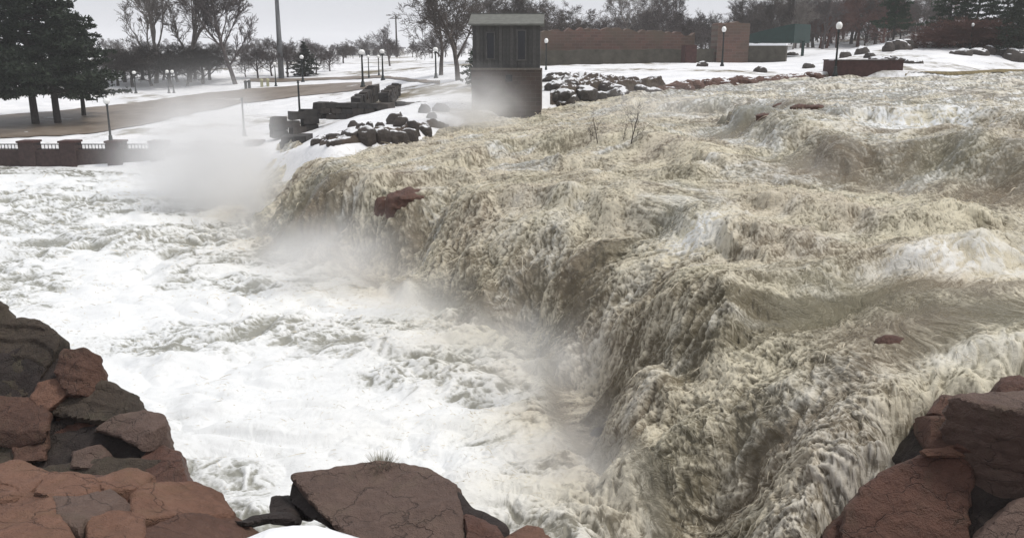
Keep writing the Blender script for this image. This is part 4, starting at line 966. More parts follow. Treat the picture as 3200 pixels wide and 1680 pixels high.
M['dark_glass'] = simple('dark_window', (0.015, 0.017, 0.022), .25, .2, 3, 0, spec=.5)
D = 57.6
pL, pR = at_y(472.5, 70, D), at_y(540, 70, D); wid = pR.x - pL.x; cx = (pL.x + pR.x) / 2
zb = at_y(505, 122, D).z; zm = at_y(505, 69, D).z; ze = at_y(505, 22.5, D).z; zr = at_y(505, 14.5, D + 1.8).z
sh_ = empty('stone_shed', (cx, D, zb), R(-3)); tag(sh_, 'dark weathered plank shed on a tall stone base at the edge of the falls', 'shed')
bm = bmesh.new(); add_box(bm, (0, 1.75, (zm - zb) / 2 - .3), (wid + .16, 3.66, zm - zb + .6)); mesh_obj('stone_base', bm_mesh('stone_base', bm), M['stone'], sh_)
bm = bmesh.new(); add_box(bm, (0, 1.75, zm - zb + (ze - zm) / 2 + .003), (wid - .14, 3.36, ze - zm))
for s in (-1, 1):
    x = s * (wid / 2 - .06); v0 = [bm.verts.new((x, 1.75 - 1.66, ze - zb)), bm.verts.new((x, 1.75 + 1.66, ze - zb)), bm.verts.new((x, 1.75, zr - zb - .1))]
    bm.faces.new(v0 if s > 0 else v0[::-1])
mesh_obj('wall', bm_mesh('wall', bm), M['siding'], sh_)
nb_ = 18; bw = wid / nb_
bd_me = []
for kk in range(2):
    bm = bmesh.new(); add_box(bm, (0, 0, 0), (bw * .93, .05, ze - zm - .02)); bd_me.append(bm_mesh('board', bm))
for i in range(nb_):
    o = mesh_obj('board', bd_me[(i * 7) % 3 % 2], [M['siding'], M['siding2']][(i * 7) % 3 % 2], sh_); o.location = (-wid / 2 + bw * (i + .5), .035 - .012 * (i % 2), zm - zb + (ze - zm) / 2)
bm = bmesh.new()
e0, e1, rg = -.35, 3.85, 1.75
for y0, y1 in ((e0, rg), (rg, e1)):
    za = ze - zb - .12; z0_, z1_ = (za, zr - zb) if y0 == e0 else (zr - zb, za); X = wid / 2 + .22
    q = [(-X, y0, z0_), (X, y0, z0_), (X, y1, z1_), (-X, y1, z1_)]; lo_ = [bm.verts.new((x, y, z - .06)) for x, y, z in q]; hi_ = [bm.verts.new((x, y, z + .05)) for x, y, z in q]
    bm.faces.new(hi_); bm.faces.new(lo_[::-1])
    for i in range(4): bm.faces.new((lo_[i], lo_[(i + 1) % 4], hi_[(i + 1) % 4], hi_[i]))
roof_o = mesh_obj('roof', bm_mesh('roof', bm), M['roof'], sh_)
bm = bmesh.new(); add_bar(bm, (-wid / 2 - .24, rg, zr - zb + .06), (wid / 2 + .24, rg, zr - zb + .06), .18, .06); mesh_obj('ridge_cap', bm_mesh('ridge_cap', bm), M['roof'], roof_o)
def shed_window(u0, u1, v0, v1):
    a, c = at_y(u0, v0, D), at_y(u1, v1, D); w_, h_ = c.x - a.x, a.z - c.z; x, z = (a.x + c.x) / 2 - cx, (a.z + c.z) / 2 - zb
    bm = bmesh.new(); add_box(bm, (x, -.02, z), (w_, .06, h_)); wo = mesh_obj('window', bm_mesh('window', bm), M['dark_glass'], sh_)
    bm = bmesh.new()
    for s in (-1, 1): add_box(bm, (x + s * (w_ / 2 + .05), -.035, z), (.10, .09, h_ + .2)); add_box(bm, (x, -.036, z + s * (h_ / 2 + .05)), (w_, .085, .10))
    mesh_obj('frame', bm_mesh('frame', bm), M['siding2'], wo)
shed_window(518, 525, 31, 59); shed_window(487, 494, 33, 58)
bm = bmesh.new(); p = at_y(509, 78, D); add_box(bm, (p.x - cx, -.09, p.z - zb), (.42, .06, .42)); mesh_obj('vent', bm_mesh('vent', bm), M['dark_glass'], sh_)
bm = bmesh.new(); add_box(bm, (0, -.08, zm - zb + .02), (wid + .26, .24, .12)); mesh_obj('sill_course', bm_mesh('sill_course', bm), simple('pale_sill', (.15, .135, .12)), sh_)

# ================================================================== ruined red mill wall and the low walls before it
m, n, b = mat_new('red_rubble_wall'); oc = coords(n)
mpp = N(n, 'Mapping'); mpp.inputs['Rotation'].default_value = (R(90), 0, 0); n.links.new(oc, mpp.inputs[0])
brk = N(n, 'TexBrick'); n.links.new(mpp.outputs[0], brk.inputs['Vector']); brk.inputs['Scale'].default_value = 1.0
brk.inputs['Brick Width'].default_value = .8; brk.inputs['Row Height'].default_value = .3; brk.inputs['Mortar Size'].default_value = .02
brk.inputs['Color1'].default_value = (0.15, 0.082, 0.066, 1); brk.inputs['Color2'].default_value = (0.10, 0.060, 0.050, 1); brk.inputs['Mortar'].default_value = (0.15, 0.12, 0.10, 1)
n.links.new(mixc(n, ramp(n, noise(n, .35, 5, .6, oc), [(.4, (0, 0, 0)), (.65, (.7, .7, .7))]), brk.outputs['Color'], (0.10, 0.085, 0.06)), b.inputs['Base Color']); b.inputs['Roughness'].default_value = .9
bump(n, b, noise(n, 4, 5, .6, oc), .5, .05); M['red_wall'] = m
M['grey_wall'] = simple('olive_grey_wall', (0.075, 0.068, 0.055), .9, .3, 1.5, .5, .04)
M['brick'] = simple('dark_brick', (0.060, 0.040, 0.037), .9, .3, 5, .5, .02)
M['brick_deep'] = simple('deep_red_brick', (0.065, 0.033, 0.030), .9, .3, 4, .5, .02)
M['snow'] = simple('snow_cap', (0.85, 0.86, 0.88), .7, .03, 2, .4, .03)
def wall_between(name, a, b_, z0, top, thick, mat, parent, seg=24, rag=0.0, seed=0, z0b=None):
    """an upright wall from a to b (xy), its top height following top(t)"""
    rnd = random.Random(seed); bm = bmesh.new(); a, b_ = Vector((a[0], a[1], 0)), Vector((b_[0], b_[1], 0)); t = (b_ - a).normalized(); nrm = Vector((t.y, -t.x, 0)) * thick / 2; rows = []
    for i in range(seg + 1):
        f = i / seg; p = a.lerp(b_, f); zt = top(f) + rnd.uniform(-rag, rag); zz0 = z0 + ((z0b if z0b is not None else z0) - z0) * f
        rows.append([bm.verts.new((p + nrm * s) + Vector((0, 0, z))) for s, z in ((1, zz0), (1, zt), (-1, zt), (-1, zz0))])
    for r0, r1 in zip(rows, rows[1:]):
        for k in range(4): bm.faces.new((r0[k], r1[k], r1[(k + 1) % 4], r0[(k + 1) % 4]))
    bm.faces.new(rows[0]); bm.faces.new(rows[-1][::-1])
    if parent is not None:
        for v in bm.verts: v.co -= parent.location
    bmesh.ops.recalc_face_normals(bm, faces=bm.faces)
    return mesh_obj(name, bm_mesh(name, bm), mat, parent)
DW = 96.0
wr = empty('ruined_wall', (*at_y(640, 64, DW)[:2], 0)); tag(wr, 'long red rubble ruin wall with a ragged top behind the rapids', 'ruined wall')
A, B = at_y(540, 62, DW), at_y(692, 62, DW + 4)
vt_ = lambda f: at_y(540, float(np.interp(f, [0, .15, .35, .5, .6, .8, 1], [31, 29, 29, 28, 30, 32, 34])), DW).z
wall_between('upper_wall', A, B, 4.5, vt_, .9, M['red_wall'], wr, 40, .22, 3)
A, B = at_y(540, 62, DW - 2.2), at_y(712, 62, DW + 1)
wall_between('lower_wall', A, B, 4.5, lambda f: at_y(540, 50 - 1.2 * f, DW).z, .8, M['grey_wall'], wr, 24, .06, 4)
A, B = at_y(683, 62, DW - 1.8), at_y(694, 62, DW - 1.6)
wall_between('pier', A, B, 4.5, lambda f: at_y(688, 45, DW).z, 1.3, M['brick_deep'], wr, 2)
bt = empty('brick_tower', (*at_y(728, 62, DW + 2)[:2], 0)); tag(bt, 'square red stone tower stump at the end of the ruined wall', 'tower ruin')
A, B = at_y(713, 62, DW + 2), at_y(744, 62, DW + 2)
wall_between('tower_wall', A, B, 4.5, lambda f: at_y(728, 22.5 + .8 * math.sin(f * 9), DW).z, 3.2, M['red_wall'], bt, 10, .10, 8)
lw = empty('low_wall', (*at_y(766, 57, DW + 1)[:2], 0)); tag(lw, 'low grey wall with a snow topped coping before the green canopy', 'wall')
A, B = at_y(745, 60, DW + 1), at_y(786, 60, DW - 1)
wall_between('wall', A, B, 4.8, lambda f: at_y(766, 45.5, DW).z, .7, M['grey_wall'], lw, 6)
wall_between('snow_cap', A, B, at_y(766, 45.5, DW).z + .004, lambda f: at_y(766, 43.2, DW).z, .8, M['snow'], lw, 10, .03, 2)
# green canopy on posts
gc = empty('green_canopy', (*at_y(784, 48, 112)[:2], 0)); tag(gc, 'dark green sloping canopy roof on posts above the low wall', 'canopy')
M['green'] = simple('green_canopy', (0.012, 0.033, 0.029), .6, .2, 2, .2, .02)
A, B = at_y(752, 40, 114), at_y(802, 40, 110)
wall_between('roof', A, B, at_y(780, 43, 112).z, lambda f: at_y(780, float(np.interp(f, [0, .2, .85, 1], [37, 33, 25.5, 24.5])), 112).z, 5.0, M['green'], gc, 10)
for u in (760, 786, 803):
    bm = bmesh.new(); p = at_y(u, 45, 109.5); g_ = float(Hg(np.array([p.x]), np.array([p.y]))[0]); add_box(bm, (p.x - gc.location.x, p.y - gc.location.y, (g_ + p.z + .5) / 2 - .1), (.28, .28, p.z + .5 - g_ + .2)); mesh_obj('post', bm_mesh('post', bm), M['green'], gc)
# brick planter
DP = ground_at(868, 75.0).y
pl_ = empty('brick_planter', (*at_y(868, 75, DP)[:2], 0)); tag(pl_, 'dark brick planter box filled with snow beside the upper rapids', 'planter')
a_, c_ = at_y(834, 76.5, DP), at_y(903, 60.5, DP); pw, ph = c_.x - a_.x, c_.z - a_.z
bm = bmesh.new(); zc = a_.z - pl_.location.z
x0 = a_.x - pl_.location.x
for cxx, cy, dx, dy in ((x0 + pw / 2, 0, pw, .3), (x0 + pw / 2, 2.6, pw, .3), (x0 + .15, 1.3, .296, 2.3), (x0 + pw - .15, 1.3, .296, 2.3)): add_box(bm, (cxx, cy, zc + ph / 2 - .25), (dx, dy, ph + .5))
mesh_obj('brick_wall', bm_mesh('brick_wall', bm), M['brick_deep'], pl_)
bm = bmesh.new(); add_box(bm, (x0 + pw / 2, 1.3, zc + ph - .08), (pw - .6, 2.28, .26)); mesh_obj('snow_fill', bm_mesh('snow_fill', bm), M['snow'], pl_)
bm = bmesh.new()
for cy in (0, 2.6): add_box(bm, (x0 + pw / 2, cy, zc + ph + .035), (pw + .12, .42, .07))
mesh_obj('coping', bm_mesh('coping', bm), M['brick'], pl_)

# ================================================================== river wall with piers and railings on the left
DL = 59.0
rw = empty('river_wall', (*at_y(75, 160, DL)[:2], 0)); tag(rw, 'low dark brick river wall with square piers and thin railings along the pool', 'river wall')
M['iron'] = simple('black_iron', (0.018, 0.018, 0.02), .5, .2, 5, 0)
wl = lambda v: at_y(75, v, DL).z
A, B = at_y(-140, 160, DL), at_y(262, 160, DL)
wall_between('wall', A, B, -1.0, lambda f: wl(149.5) + .02 * math.sin(f * 40), .7, M['brick'], rw, 40)
piers = [-95, -40, 30, 71, 117, 160, 205, 255]
for u in piers:
    p = at_y(u, 150, DL); hh = wl(142) - wl(163)
    bm = bmesh.new(); add_box(bm, (p.x - rw.location.x, p.y - rw.location.y, wl(163) + hh / 2 - .3), (1.0, 1.0, hh + .6)); mesh_obj('pier', bm_mesh('pier', bm), M['brick'], rw)
    bm = bmesh.new(); add_box(bm, (p.x - rw.location.x, p.y - rw.location.y, wl(142) + .065), (1.14, 1.14, .13)); mesh_obj('pier_cap', bm_mesh('pier_cap', bm), M['brick_deep'], rw)
for u0, u1 in zip(piers, piers[1:]):
    a, c = at_y(u0 + 8, 150, DL), at_y(u1 - 8, 150, DL); bm = bmesh.new()
    for v in (144.0, 148.8): add_bar(bm, (a.x - rw.location.x, 0, wl(v)), (c.x - rw.location.x, 0, wl(v)), .06)
    nn = max(2, int((c.x - a.x) / .22))
    for i in range(1, nn):
        x = a.x + (c.x - a.x) * i / nn - rw.location.x; add_box(bm, (x, 0, (wl(144) + wl(149.6)) / 2), (.035, .035, wl(144) - wl(149.6)))
    mesh_obj('railing', bm_mesh('railing', bm), M['iron'], rw)

# ---- overlook walls and stairs on the snowy bank
M['overlook'] = simple('dark_stone_wall', (0.040, 0.037, 0.035), .9, .35, 2.5, .5, .03); M['overlook2'] = simple('dark_stone_wall_warm', (0.055, 0.047, 0.042), .9, .35, 2.5, .5, .03)
def px_wall(name, a, b_, da, db, va0, va1, vb0, vb1, thick, label, mat=None, seg=10, rag=.04, snow=True):
    """thing: an upright wall seen from (u=a) to (u=b_), at distances da, db; v bottom/top at both ends"""
    A, B = at_y(a, va0, da), at_y(b_, vb0, db); zA, zB = at_y(a, va1, da).z, at_y(b_, vb1, db).z
    o = empty(name, (A.x, A.y, 0)); tag(o, label, 'wall')
    L_ = math.hypot(B.x - A.x, B.y - A.y); nx_ = max(2, round(L_ / .95)); rz_ = math.atan2(B.y - A.y, B.x - A.x); rnd = random.Random(int(a * 7 + b_))
    ny_ = max(1, round(((zA - A.z) + (zB - B.z)) / 2 / .42)); 
    for j in range(-1, ny_):
        for i in range(nx_):
            f = (i + .5 + (.22 if j % 2 else -.22) * (0 < i < nx_ - 1)) / nx_; zb_ = A.z + (B.z - A.z) * f; zt_ = zA + (zB - zA) * f; hb = (zt_ - zb_) / ny_
            bm = bmesh.new(); add_box(bm, (0, 0, 0), (L_ / nx_ * rnd.uniform(.9, 1.0), thick * rnd.uniform(.85, 1.1), hb * rnd.uniform(.9, .99)), 0, rnd.uniform(.90, .98))
            for v in bm.verts: v.co += Vector((rnd.uniform(-.04, .04), rnd.uniform(-.04, .04), rnd.uniform(-.03, .03) if j < ny_ - 1 else rnd.uniform(-.10, .05)))
            bl_ = mesh_obj('stone_block', bm_mesh('stone_block', bm), mat or rnd.choice([M['overlook'], M['overlook2']]), o)
            bl_.location = ((B.x - A.x) * f, (B.y - A.y) * f, zb_ + hb * (j + .5)); bl_.rotation_euler = (0, 0, rz_ + rnd.uniform(-.04, .04))
    return o
px_wall('retaining_wall', 316, 392, 62, 59, 113, 102, 114, 102, .8, 'long dark retaining wall under the snowy terrace with the stairs')
px_wall('retaining_wall', 271, 317, 60, 61.8, 132, 118, 122, 106, .8, 'sloping dark retaining wall stepping down from the terrace toward the pool')
px_wall('parapet', 283, 311, 54, 54, 154, 134, 153, 134.5, 1.6, 'square dark stone parapet of the lookout at the edge of the fall')
px_wall('stair_wall', 356, 376, 62.4, 74, 103, 97, 92, 83, .7, 'dark stair wall climbing from the terrace beside the lamp posts')
px_wall('stair_wall', 384, 397, 60.2, 74, 102, 92, 92, 82.5, .7, 'dark stair wall on the shed side climbing from the terrace')
px_wall('retaining_wall', 394, 452, 61, 66, 103.5, 101, 104, 101.5, .5, 'very low dark edging wall running from the stairs toward the shed')

# ---- rubble slopes with snow in the hollows
M['rubble'] = snow_capped(rock_material('brown_rubble', [(0.3, (0.035, 0.026, 0.021)), (0.5, (0.075, 0.055, 0.043)), (0.72, (0.12, 0.088, 0.068))]), 'snow_streaked_rubble', .9, 1.05)
def rubble(name, left, right, mat, amp, f, n=120, k=40):
    o = drape(name, left, right, mat, 0.0, n, k); me = o.data; nv = len(me.vertices); co = np.empty(nv * 3, np.float32); me.vertices.foreach_get('co', co); co = co.reshape(n, k, 3)
    e = np.minimum(np.linspace(0, 1, k), np.linspace(1, 0, k))[None, :] * np.minimum(1, 12 * np.minimum(np.linspace(0, 1, n), np.linspace(1, 0, n)))[:, None]
    q = co.reshape(-1, 3) * f; c = fbm3(q, 3, 22) ; st = np.round(c * 4) / 4 * .6 + c * .4 + .5 * (1 - 2 * np.abs(pn3(q * 2.1, 25)))
    co[..., 2] += (amp * (st.reshape(n, k) * .7 + .35) * np.clip(e * 6, 0, 1) + np.where(e <= 0, -.4, 0)); me.vertices.foreach_set('co', co.ravel()); me.update(); return o
rubble('rubble_bank', [(549, 108), (575, 103), (605, 97), (640, 92), (668, 90)], [(549, 74), (575, 75), (605, 77), (640, 82), (668, 87)], M['rubble'], .45, .9)
rubble('rubble_shore', [(655, 92), (700, 87.5), (750, 83), (800, 80.5), (835, 79)], [(655, 86), (700, 82), (750, 78.5), (800, 76.5), (835, 76)], M['rock_shore'], .35, .6)
rubble('rubble_shore', [(318, 148), (340, 147), (370, 144), (400, 140), (450, 131)], [(318, 139), (340, 133), (370, 130), (400, 129), (450, 124)], M['rubble'], .28, .9, 90, 26)
# ---- rocks on the banks
brk_rng = random.Random(31)
def bank_rock(u, v, w, h, label, group=None, mat='rock_bank', d=.7):
    p = ground_at(u, v)
    if p is None: return
    seed = int(u * 3 + v * 7) % 997; rnd = random.Random(seed); k = 8
    ring = lambda s, z: [Vector((math.cos(2 * math.pi * i / k) * w / 2 * s * rnd.uniform(.75, 1.1), math.sin(2 * math.pi * i / k) * w * d / 2 * s * rnd.uniform(.75, 1.1), z)) for i in range(k)]
    me = loft_block([ring(1.1, -.5), ring(1.0, h * .4), ring(.6, h * .92), ring(.25, h)], max(.09, w / 12), seed, w * .04); weather(me, seed, w * .06, w * .04, freq=1.2)
    o_ = finish(me, 'rock', M[mat], None, (0, 0, 0)); o_.location = p; o_.rotation_euler = (0, 0, rnd.uniform(0, 6)); tag(o_, ('large ' if w > 1.9 else 'small ' if w < 1.2 else '') + ('flat ' if h < .3 * w else 'humped ') + label, 'rock', group)
for u, v, w, h in [(322, 141, 1.3, .25), (338, 138, 1.6, .3), (352, 136, 1.4, .35), (366, 134, 1.5, .35), (380, 135, 1.3, .3), (395, 136, 1.4, .25), (408, 134, 1.2, .25), (334, 143, 1.0, .2), (425, 131, 1.1, .25)]:
    bank_rock(u, v, w, h, 'dark rock along the snowy shore below the terrace wall', 'shore rocks below the terrace')
for u, v, w in [(353, 126, .7), (361, 128, .6), (370, 127, .6), (380, 128, .7), (396, 123, 1.3), (402, 126, 1.1), (425, 112, 1.2), (441, 111, 1.2), (432, 118, .8), (355, 116, .6), (412, 128, .9)]:
    bank_rock(u, v, w, w * .45, 'dark rock poking out of the snow between terrace wall and shore', 'rocks in the snow of the terrace bank')
for i in range(24):
    u = brk_rng.uniform(550, 655); v = brk_rng.uniform(77, 106 - (u - 550) * .10)
    bank_rock(u, v, *(lambda w_: (w_, w_ * brk_rng.uniform(.14, .26)))(brk_rng.uniform(.9, 2.6)), 'dark rock in the snow streaked rubble bank between shed and upper rapids', 'rubble bank by the shed')
for i in range(20):
    u = brk_rng.uniform(660, 830); v = float(np.interp(u, [660, 740, 830], [90, 82, 78])) + brk_rng.uniform(-3, 1.5)
    bank_rock(u, v, brk_rng.uniform(1.2, 2.8), brk_rng.uniform(.10, .28), 'red brown rock along the far shore of the upper rapids', 'far shore rocks', 'rock_shore')
for u, v, w, h in [(703, 57, 1.5, .4), (702, 66, 1.4, .4), (792, 55, 1.6, .4), (862, 53.5, 1.8, .7), (888, 51, 1.6, .9), (897, 49.5, 2.4, .9), (907, 48.5, 2.2, .9), (880, 62, 2.6, .5), (893, 61, 2.2, .4), (912, 63, 2, .4), (960, 54, 2.4, .4), (978, 54, 2, .6), (988, 53, 1.6, .7), (1002, 54, 2, .6), (1012, 58, 3.4, .8), (1020, 59, 3, .9), (760, 72, 1.6, .4), (808, 68, 1.6, .4), (845, 57, 1.6, .5), (870, 57, 1.4, .4)]:
    bank_rock(u, v, w, h, 'dark boulder lying in the snow of the right bank around the brick planter', 'boulders on the right bank')

# ================================================================== lamp posts
M['lamp_iron'] = simple('green_black_iron', (0.014, 0.02, 0.02), .5, .2, 5, 0)
m, n, b = mat_new('opal_glass'); b.inputs['Base Color'].default_value = (.86, .86, .84, 1); b.inputs['Roughness'].default_value = .25; M['opal'] = m
n.links.new(ramp(n, noise(n, 4, 2, .5, coords(n)), [(.3, (.82, .82, .80)), (.7, (.90, .90, .88))]), b.inputs['Base Color'])
bm = bmesh.new(); add_lathe(bm, [(.19, -.1), (.19, .12), (.13, .2), (.11, .55), (.07, .62)], 10); LB = bm_mesh('base', bm, True)
bm = bmesh.new(); add_lathe(bm, [(.075, .6), (.055, 2.95), (.09, 2.97), (.09, 3.03), (.05, 3.06), (.12, 3.18)], 10); LP_ = bm_mesh('post', bm, True)
bm = bmesh.new(); add_lathe(bm, [(.10, 3.16), (.17, 3.24), (.215, 3.38), (.20, 3.52), (.13, 3.64), (.05, 3.69)], 14); LG = bm_mesh('globe', bm, True)
bm = bmesh.new(); add_lathe(bm, [(.07, 3.68), (.05, 3.74), (.015, 3.86)], 8); LF = bm_mesh('finial', bm, True)
for me_ in (LB, LP_, LF): me_.materials.append(M['lamp_iron'])
LG.materials.append(M['opal'])
def lamp(u, vb, vt, label, dist=None, fat=1.05, group=None, globe=True):
    p = ground_at(u, vb) if dist is None else at_y(u, vb, dist)
    s = (at_y(u, vt, p.y).z - p.z) / 3.8
    o = empty('street_lamp', p); o.scale = (s * fat, s * fat, s); tag(o, label, 'street lamp', group)
    mesh_obj('base', LB, None, o); mesh_obj('post', LP_, None, o)
    if globe: mesh_obj('globe', LG, None, o); mesh_obj('finial', LF, None, o)
    return o
lamp(835, 75, 20, 'tall black lamp post with a white globe standing at the brick planter', dist=ground_at(868, 75.0).y - .6)
lamp(722, 66, 25, 'lamp post with a white globe in front of the square red tower stump')
lamp(828, 46, 9, 'lamp post with a white globe on the snowy rise behind the brick planter')
lamp(546, 72, 37, 'lamp post with a white globe beside the shed at the end of the red wall', dist=80)
lamp(970, 49, 22, 'lamp post with a white globe against the red hedge')
lamp(858, 44, 12, 'slim lamp post on the snow slope under the brown trees')
lamp(888, 38, 6, 'lamp post rising behind the snow slope near the pine')
lamp(363, 87, 48, 'stout lamp post at the head of the terrace stairs', fat=1.5)
lamp(383, 80, 48, 'stout lamp post beyond the terrace stairs nearer the shed', fat=1.5)
lamp(369, 78, 54, 'slim lamp post standing behind the two stout ones', fat=1.2)
lamp(379, 76, 54, 'small distant lamp post just behind the stout one nearer the shed', fat=1.4)
lamp(436, 78, 46, 'lamp post between the path and the large spreading tree', fat=1.5)
lamp(303, 82, 54, 'lamp post beside the small round evergreen', fat=1.4)
lamp(276, 86, 61, 'lamp post with a white globe near the bollards on the far path', fat=1.3)
lamp(169, 93, 69, 'left lamp post of a close pair before the round crowned trees', fat=1.3)
lamp(174, 93, 69, 'lamp post with a white globe of a close pair, the one nearer the vase-shaped tree', fat=1.3)
lamp(136, 93, 70, 'lone lamp post before the round crowned trees nearest the pines', fat=1.5)
lamp(300, 117, 73, 'thin dark pole on the snow above the sloping retaining wall', fat=1.3, globe=False)
lamp(244.5, 136, 90, 'thin grey pole standing in the mist below the path', fat=1.2, globe=False)
lamp(111, 142, 96, 'dark lamp post on the brick pier of the river wall under the pine boughs', dist=59.0, fat=1.3)

# ---- bollards by the far path, light mast, utility pole, pale building
for i, (u, v) in enumerate([(246, 88.5), (249.5, 88), (262, 87), (268, 86.5)]):
    p = ground_at(u, v); bm = bmesh.new(); add_lathe(bm, [(.16, -.1), (.16, .62), (.20, .66), (.20, .74), (.10, .86)], 10)
    o = mesh_obj('bollard', bm_mesh('bollard', bm, True), M['lamp_iron'] if i < 2 else simple('yellow_paint', (.42, .41, .25), .6), None, p)
    tag(o, ['short black bollard at the path edge, away from the yellow posts', 'short black bollard at the path edge, next to the yellow posts', 'short yellow post by the path near the black bollards', 'short yellow post by the path near the white globe lamp'][i], 'bollard')
p = ground_at(281.5, 78); mt_ = empty('light_mast', p); tag(mt_, 'very tall grey stadium light mast behind the path', 'light mast')
hm = at_y(275, -18, p.y).z - p.z
bm = bmesh.new(); add_lathe(bm, [(.36, -.2), (.30, hm * .4), (.2, hm)], 12); po = mesh_obj('pole', bm_mesh('pole', bm, True), simple('galvanised', (.16, .165, .17), .5, .15, 3, 0), mt_)
bm = bmesh.new(); add_box(bm, (0, 0, hm - .3), (3.2, .25, .3)); add_box(bm, (0, 0, hm - 1.4), (3.2, .25, .3)); mesh_obj('crossarm', bm_mesh('crossarm', bm), M['lamp_iron'], mt_)
for i in range(3):
    for j in range(2):
        bm = bmesh.new(); add_box(bm, (-1.2 + 1.2 * i, -.25, hm - .05 - 1.1 * j), (.6, .4, .5)); mesh_obj('floodlight', bm_mesh('floodlight', bm), M['lamp_iron'], mt_)
p = at_y(397, 58, 210); p.z = float(Hg(np.array([p.x]), np.array([p.y]))[0]); up_ = empty('utility_pole', p); tag(up_, 'distant wooden utility pole with a crossarm above the tree line', 'utility pole')
hm = at_y(397, 15, 210).z - p.z
bm = bmesh.new(); add_lathe(bm, [(.24, -.2), (.15, hm)], 8); mesh_obj('pole', bm_mesh('pole', bm, True), M['bark_black'], up_)
bm = bmesh.new(); add_box(bm, (0, 0, hm - .7), (2.6, .16, .2)); mesh_obj('crossarm', bm_mesh('crossarm', bm), M['bark_black'], up_)
DB = 235
bl = at_y(365, 60, DB); bl.z = float(Hg(np.array([bl.x]), np.array([bl.y]))[0]); bd = empty('pale_building', bl); tag(bd, 'long low pale building far across the snowy field', 'building')
x0, x1 = at_y(336, 60, DB).x - bl.x, at_y(400, 60, DB).x - bl.x; zt = at_y(365, 48.5, DB).z - bl.z
M['pale'] = simple('pale_cladding', (.55, .54, .52), .7, .08, .5, .1, .02)
bm = bmesh.new(); add_box(bm, ((x0 + x1) / 2, 5, zt / 2 - .3), (x1 - x0, 10, zt + .6)); mesh_obj('wall', bm_mesh('wall', bm), M['pale'], bd)
bm = bmesh.new(); add_box(bm, ((x0 + x1) / 2, 5, zt + .2), (x1 - x0 + .8, 10.8, .4)); mesh_obj('roof', bm_mesh('roof', bm), simple('grey_roof', (.25, .25, .26)), bd)
for i in range(9):
    bm = bmesh.new(); add_box(bm, (x0 + (x1 - x0) * (i + .5) / 9, -.05, zt * .45), (1.1, .14, 1.2)); mesh_obj('window', bm_mesh('window', bm), M['dark_glass'], bd)

# ---- dry grass tuft on the boulder
tuft_p = at_y(381, 463, 10.3); gv, gf = [], []; rg_ = random.Random(5)
for i in range(420):
    a = rg_.uniform(0, 6.28); rr0 = .10 * rg_.random() ** .5; p = Vector((math.cos(a) * rr0, math.sin(a) * rr0, -.12)); d = Vector((math.cos(a) * rg_.uniform(.1, .8), math.sin(a) * rg_.uniform(.1, .8), 1)).normalized(); Lg = rg_.uniform(.14, .34)
    s = Vector((-d.y, d.x, 0)).normalized() * .003; q = p + d * Lg * .6; e = p + d * Lg + Vector((d.x, d.y, -.5)) * .06; i0 = len(gv)
    gv += [p - s, p + s, q + s, q - s, e + s * .3, e - s * .3]; gf += [(i0, i0 + 1, i0 + 2, i0 + 3), (i0 + 3, i0 + 2, i0 + 4, i0 + 5)]
tag(mesh_obj('grass_tuft', np_mesh('grass_tuft', [tuple(v) for v in gv], gf), simple('dry_grass', (.27, .26, .21), .9, .3, 20, 0), None, tuft_p - Vector((0, 0, .05))), 'dry grey grass tuft growing on top of the cracked boulder', 'grass')
# ================================================================== mist hanging over the falls
def mist(label, u, v, d, sx_, sy_, sz_, dens, seed, soft=1.0):
    p = at_y(u, v, d); me = bpy.data.meshes.new('mist'); bm = bmesh.new(); bmesh.ops.create_icosphere(bm, subdivisions=3, radius=1.0); bm.to_mesh(me); bm.free()
    o = mesh_obj('mist', me, None, None, p); o.scale = (sx_, sy_, sz_); tag(o, label, 'mist', kind='stuff')
    m = bpy.data.materials.new('mist'); m.use_nodes = True; n = m.node_tree; n.nodes.clear()
    out_ = n.nodes.new('ShaderNodeOutputMaterial'); pv = n.nodes.new('ShaderNodeVolumePrincipled'); n.links.new(pv.outputs[0], out_.inputs['Volume'])
    pv.inputs['Color'].default_value = (.995, .995, .995, 1); pv.inputs['Anisotropy'].default_value = 0.15
    oc = coords(n); ln = N(n, 'VectorMath', operation='LENGTH'); n.links.new(oc, ln.inputs[0])
    st_ = [(0.0, (1, 1, 1)), (0.5, (.62, .62, .62)), (0.8, (.16, .16, .16)), (1.0, (0, 0, 0))] if soft < 1 else [(0.0, (1, 1, 1)), (0.3, (.62, .62, .62)), (0.6, (.20, .20, .20)), (0.82, (.04, .04, .04)), (1.0, (0, 0, 0))]
    fall = ramp(n, ln.outputs['Value'], st_)
    mp_ = N(n, 'Mapping'); mp_.inputs['Location'].default_value = (seed, seed * 1.7, seed * .6); n.links.new(oc, mp_.inputs[0])
    ns_ = ramp(n, noise(n, 2.2, 3, .55, mp_.outputs[0], .4), [(.28, (.25, .25, .25)), (.68, (1.3, 1.3, 1.3))])
    n.links.new(math_(n, 'MULTIPLY', math_(n, 'MULTIPLY', fall, ns_), dens), pv.inputs['Density'])
    me.materials.append(m)
    return o
for k, (u, v, d, a_, b_, c_, q) in enumerate([(200, 188, 42, 4.6, 3.6, 4.2, .7), (224, 164, 43, 4.2, 3.4, 5.0, .85), (200, 138, 46, 5.6, 3.6, 4.6, .5), (246, 200, 39.5, 3.4, 2.8, 3.6, .7), (165, 165, 47, 4.6, 3.0, 3.6, .45)]):
    mist(['dense low part of the white spray plume over the pool at the far fall', 'tall core of the white spray plume beside the far fall', 'thin top of the spray plume drifting over the river wall', 'spray bursting right against the far fall', 'ragged edge of the spray plume drifting along the river wall'][k], u, v, d, a_, b_, c_, q, 1.0 + 1.37 * k)
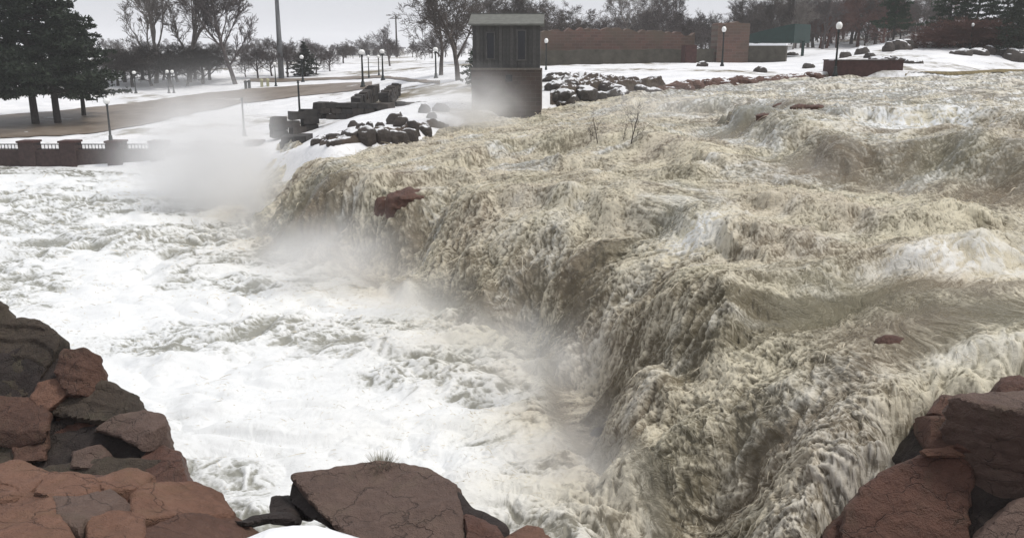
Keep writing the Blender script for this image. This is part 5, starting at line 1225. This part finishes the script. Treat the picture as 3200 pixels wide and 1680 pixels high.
mist('spray rolling off the foot of the far fall', 262, 236, 35.5, 2.6, 2.0, 2.0, 0.4, 11.0, .5)
mist('pale spray rising before the stone base of the shed', 468, 112, 50, 4.4, 2.8, 3.0, 1.0, 2.0)
mist('thin spray veil hanging between shed and terrace bank', 420, 128, 48, 4.0, 2.5, 1.6, 0.22, 2.7)
mist('spray puffing from the cleft below the dark red crest rock', 335, 268, 28.0, 3.8, 2.6, 2.3, 0.9, 3.0)
mist('low spray along the foot of the middle fall', 430, 312, 24.8, 3.4, 2.0, 1.8, 0.9, 4.0)
mist('thin low spray over the boil below the middle fall', 490, 345, 21.5, 2.8, 1.8, 1.5, 0.8, 12.3)
mist('spray in front of the rounded buttress of the far fall', 300, 258, 31, 3.2, 2.2, 1.9, 0.7, 13.1)
mist('low spray where the near fall meets the boil', 575, 440, 15.6, 2.0, 1.5, 1.2, 0.6, 14.2)
mist('spray at the foot of the dark middle fall', 545, 368, 18.3, 2.2, 1.6, 1.6, 0.7, 5.0)
mist('low spray at the foot of the near fall', 610, 492, 13.8, 2.2, 1.6, 1.3, 0.8, 6.0)
mist('grey spray in the dip under the upper cascade', 838, 178, 28, 2.6, 1.8, 1.2, 0.5, 7.0)
mist('thin spray over the upper rapids below the red wall', 665, 108, 44, 5.0, 3.0, 1.6, 0.20, 8.0)
mist('thin spray over the broad brown chute on the right', 930, 196, 25, 2.8, 1.8, .9, 0.28, 9.0)

# ---- the damp winter air over the whole place
hz = mesh_obj('haze', None or (lambda bm: (add_box(bm, (0, 0, 0), (1, 1, 1)), bm_mesh('haze', bm))[1])(bmesh.new()), None, None, (0, 1000, 17.0)); hz.scale = (3400, 3300, 60)
m = bpy.data.materials.new('haze'); m.use_nodes = True; n = m.node_tree; n.nodes.clear()
o_ = n.nodes.new('ShaderNodeOutputMaterial'); pv = n.nodes.new('ShaderNodeVolumePrincipled'); n.links.new(pv.outputs[0], o_.inputs['Volume'])
pv.inputs['Color'].default_value = (.93, .94, .96, 1); pv.inputs['Density'].default_value = 0.0005
hz.data.materials.append(m); tag(hz, kind='stuff')
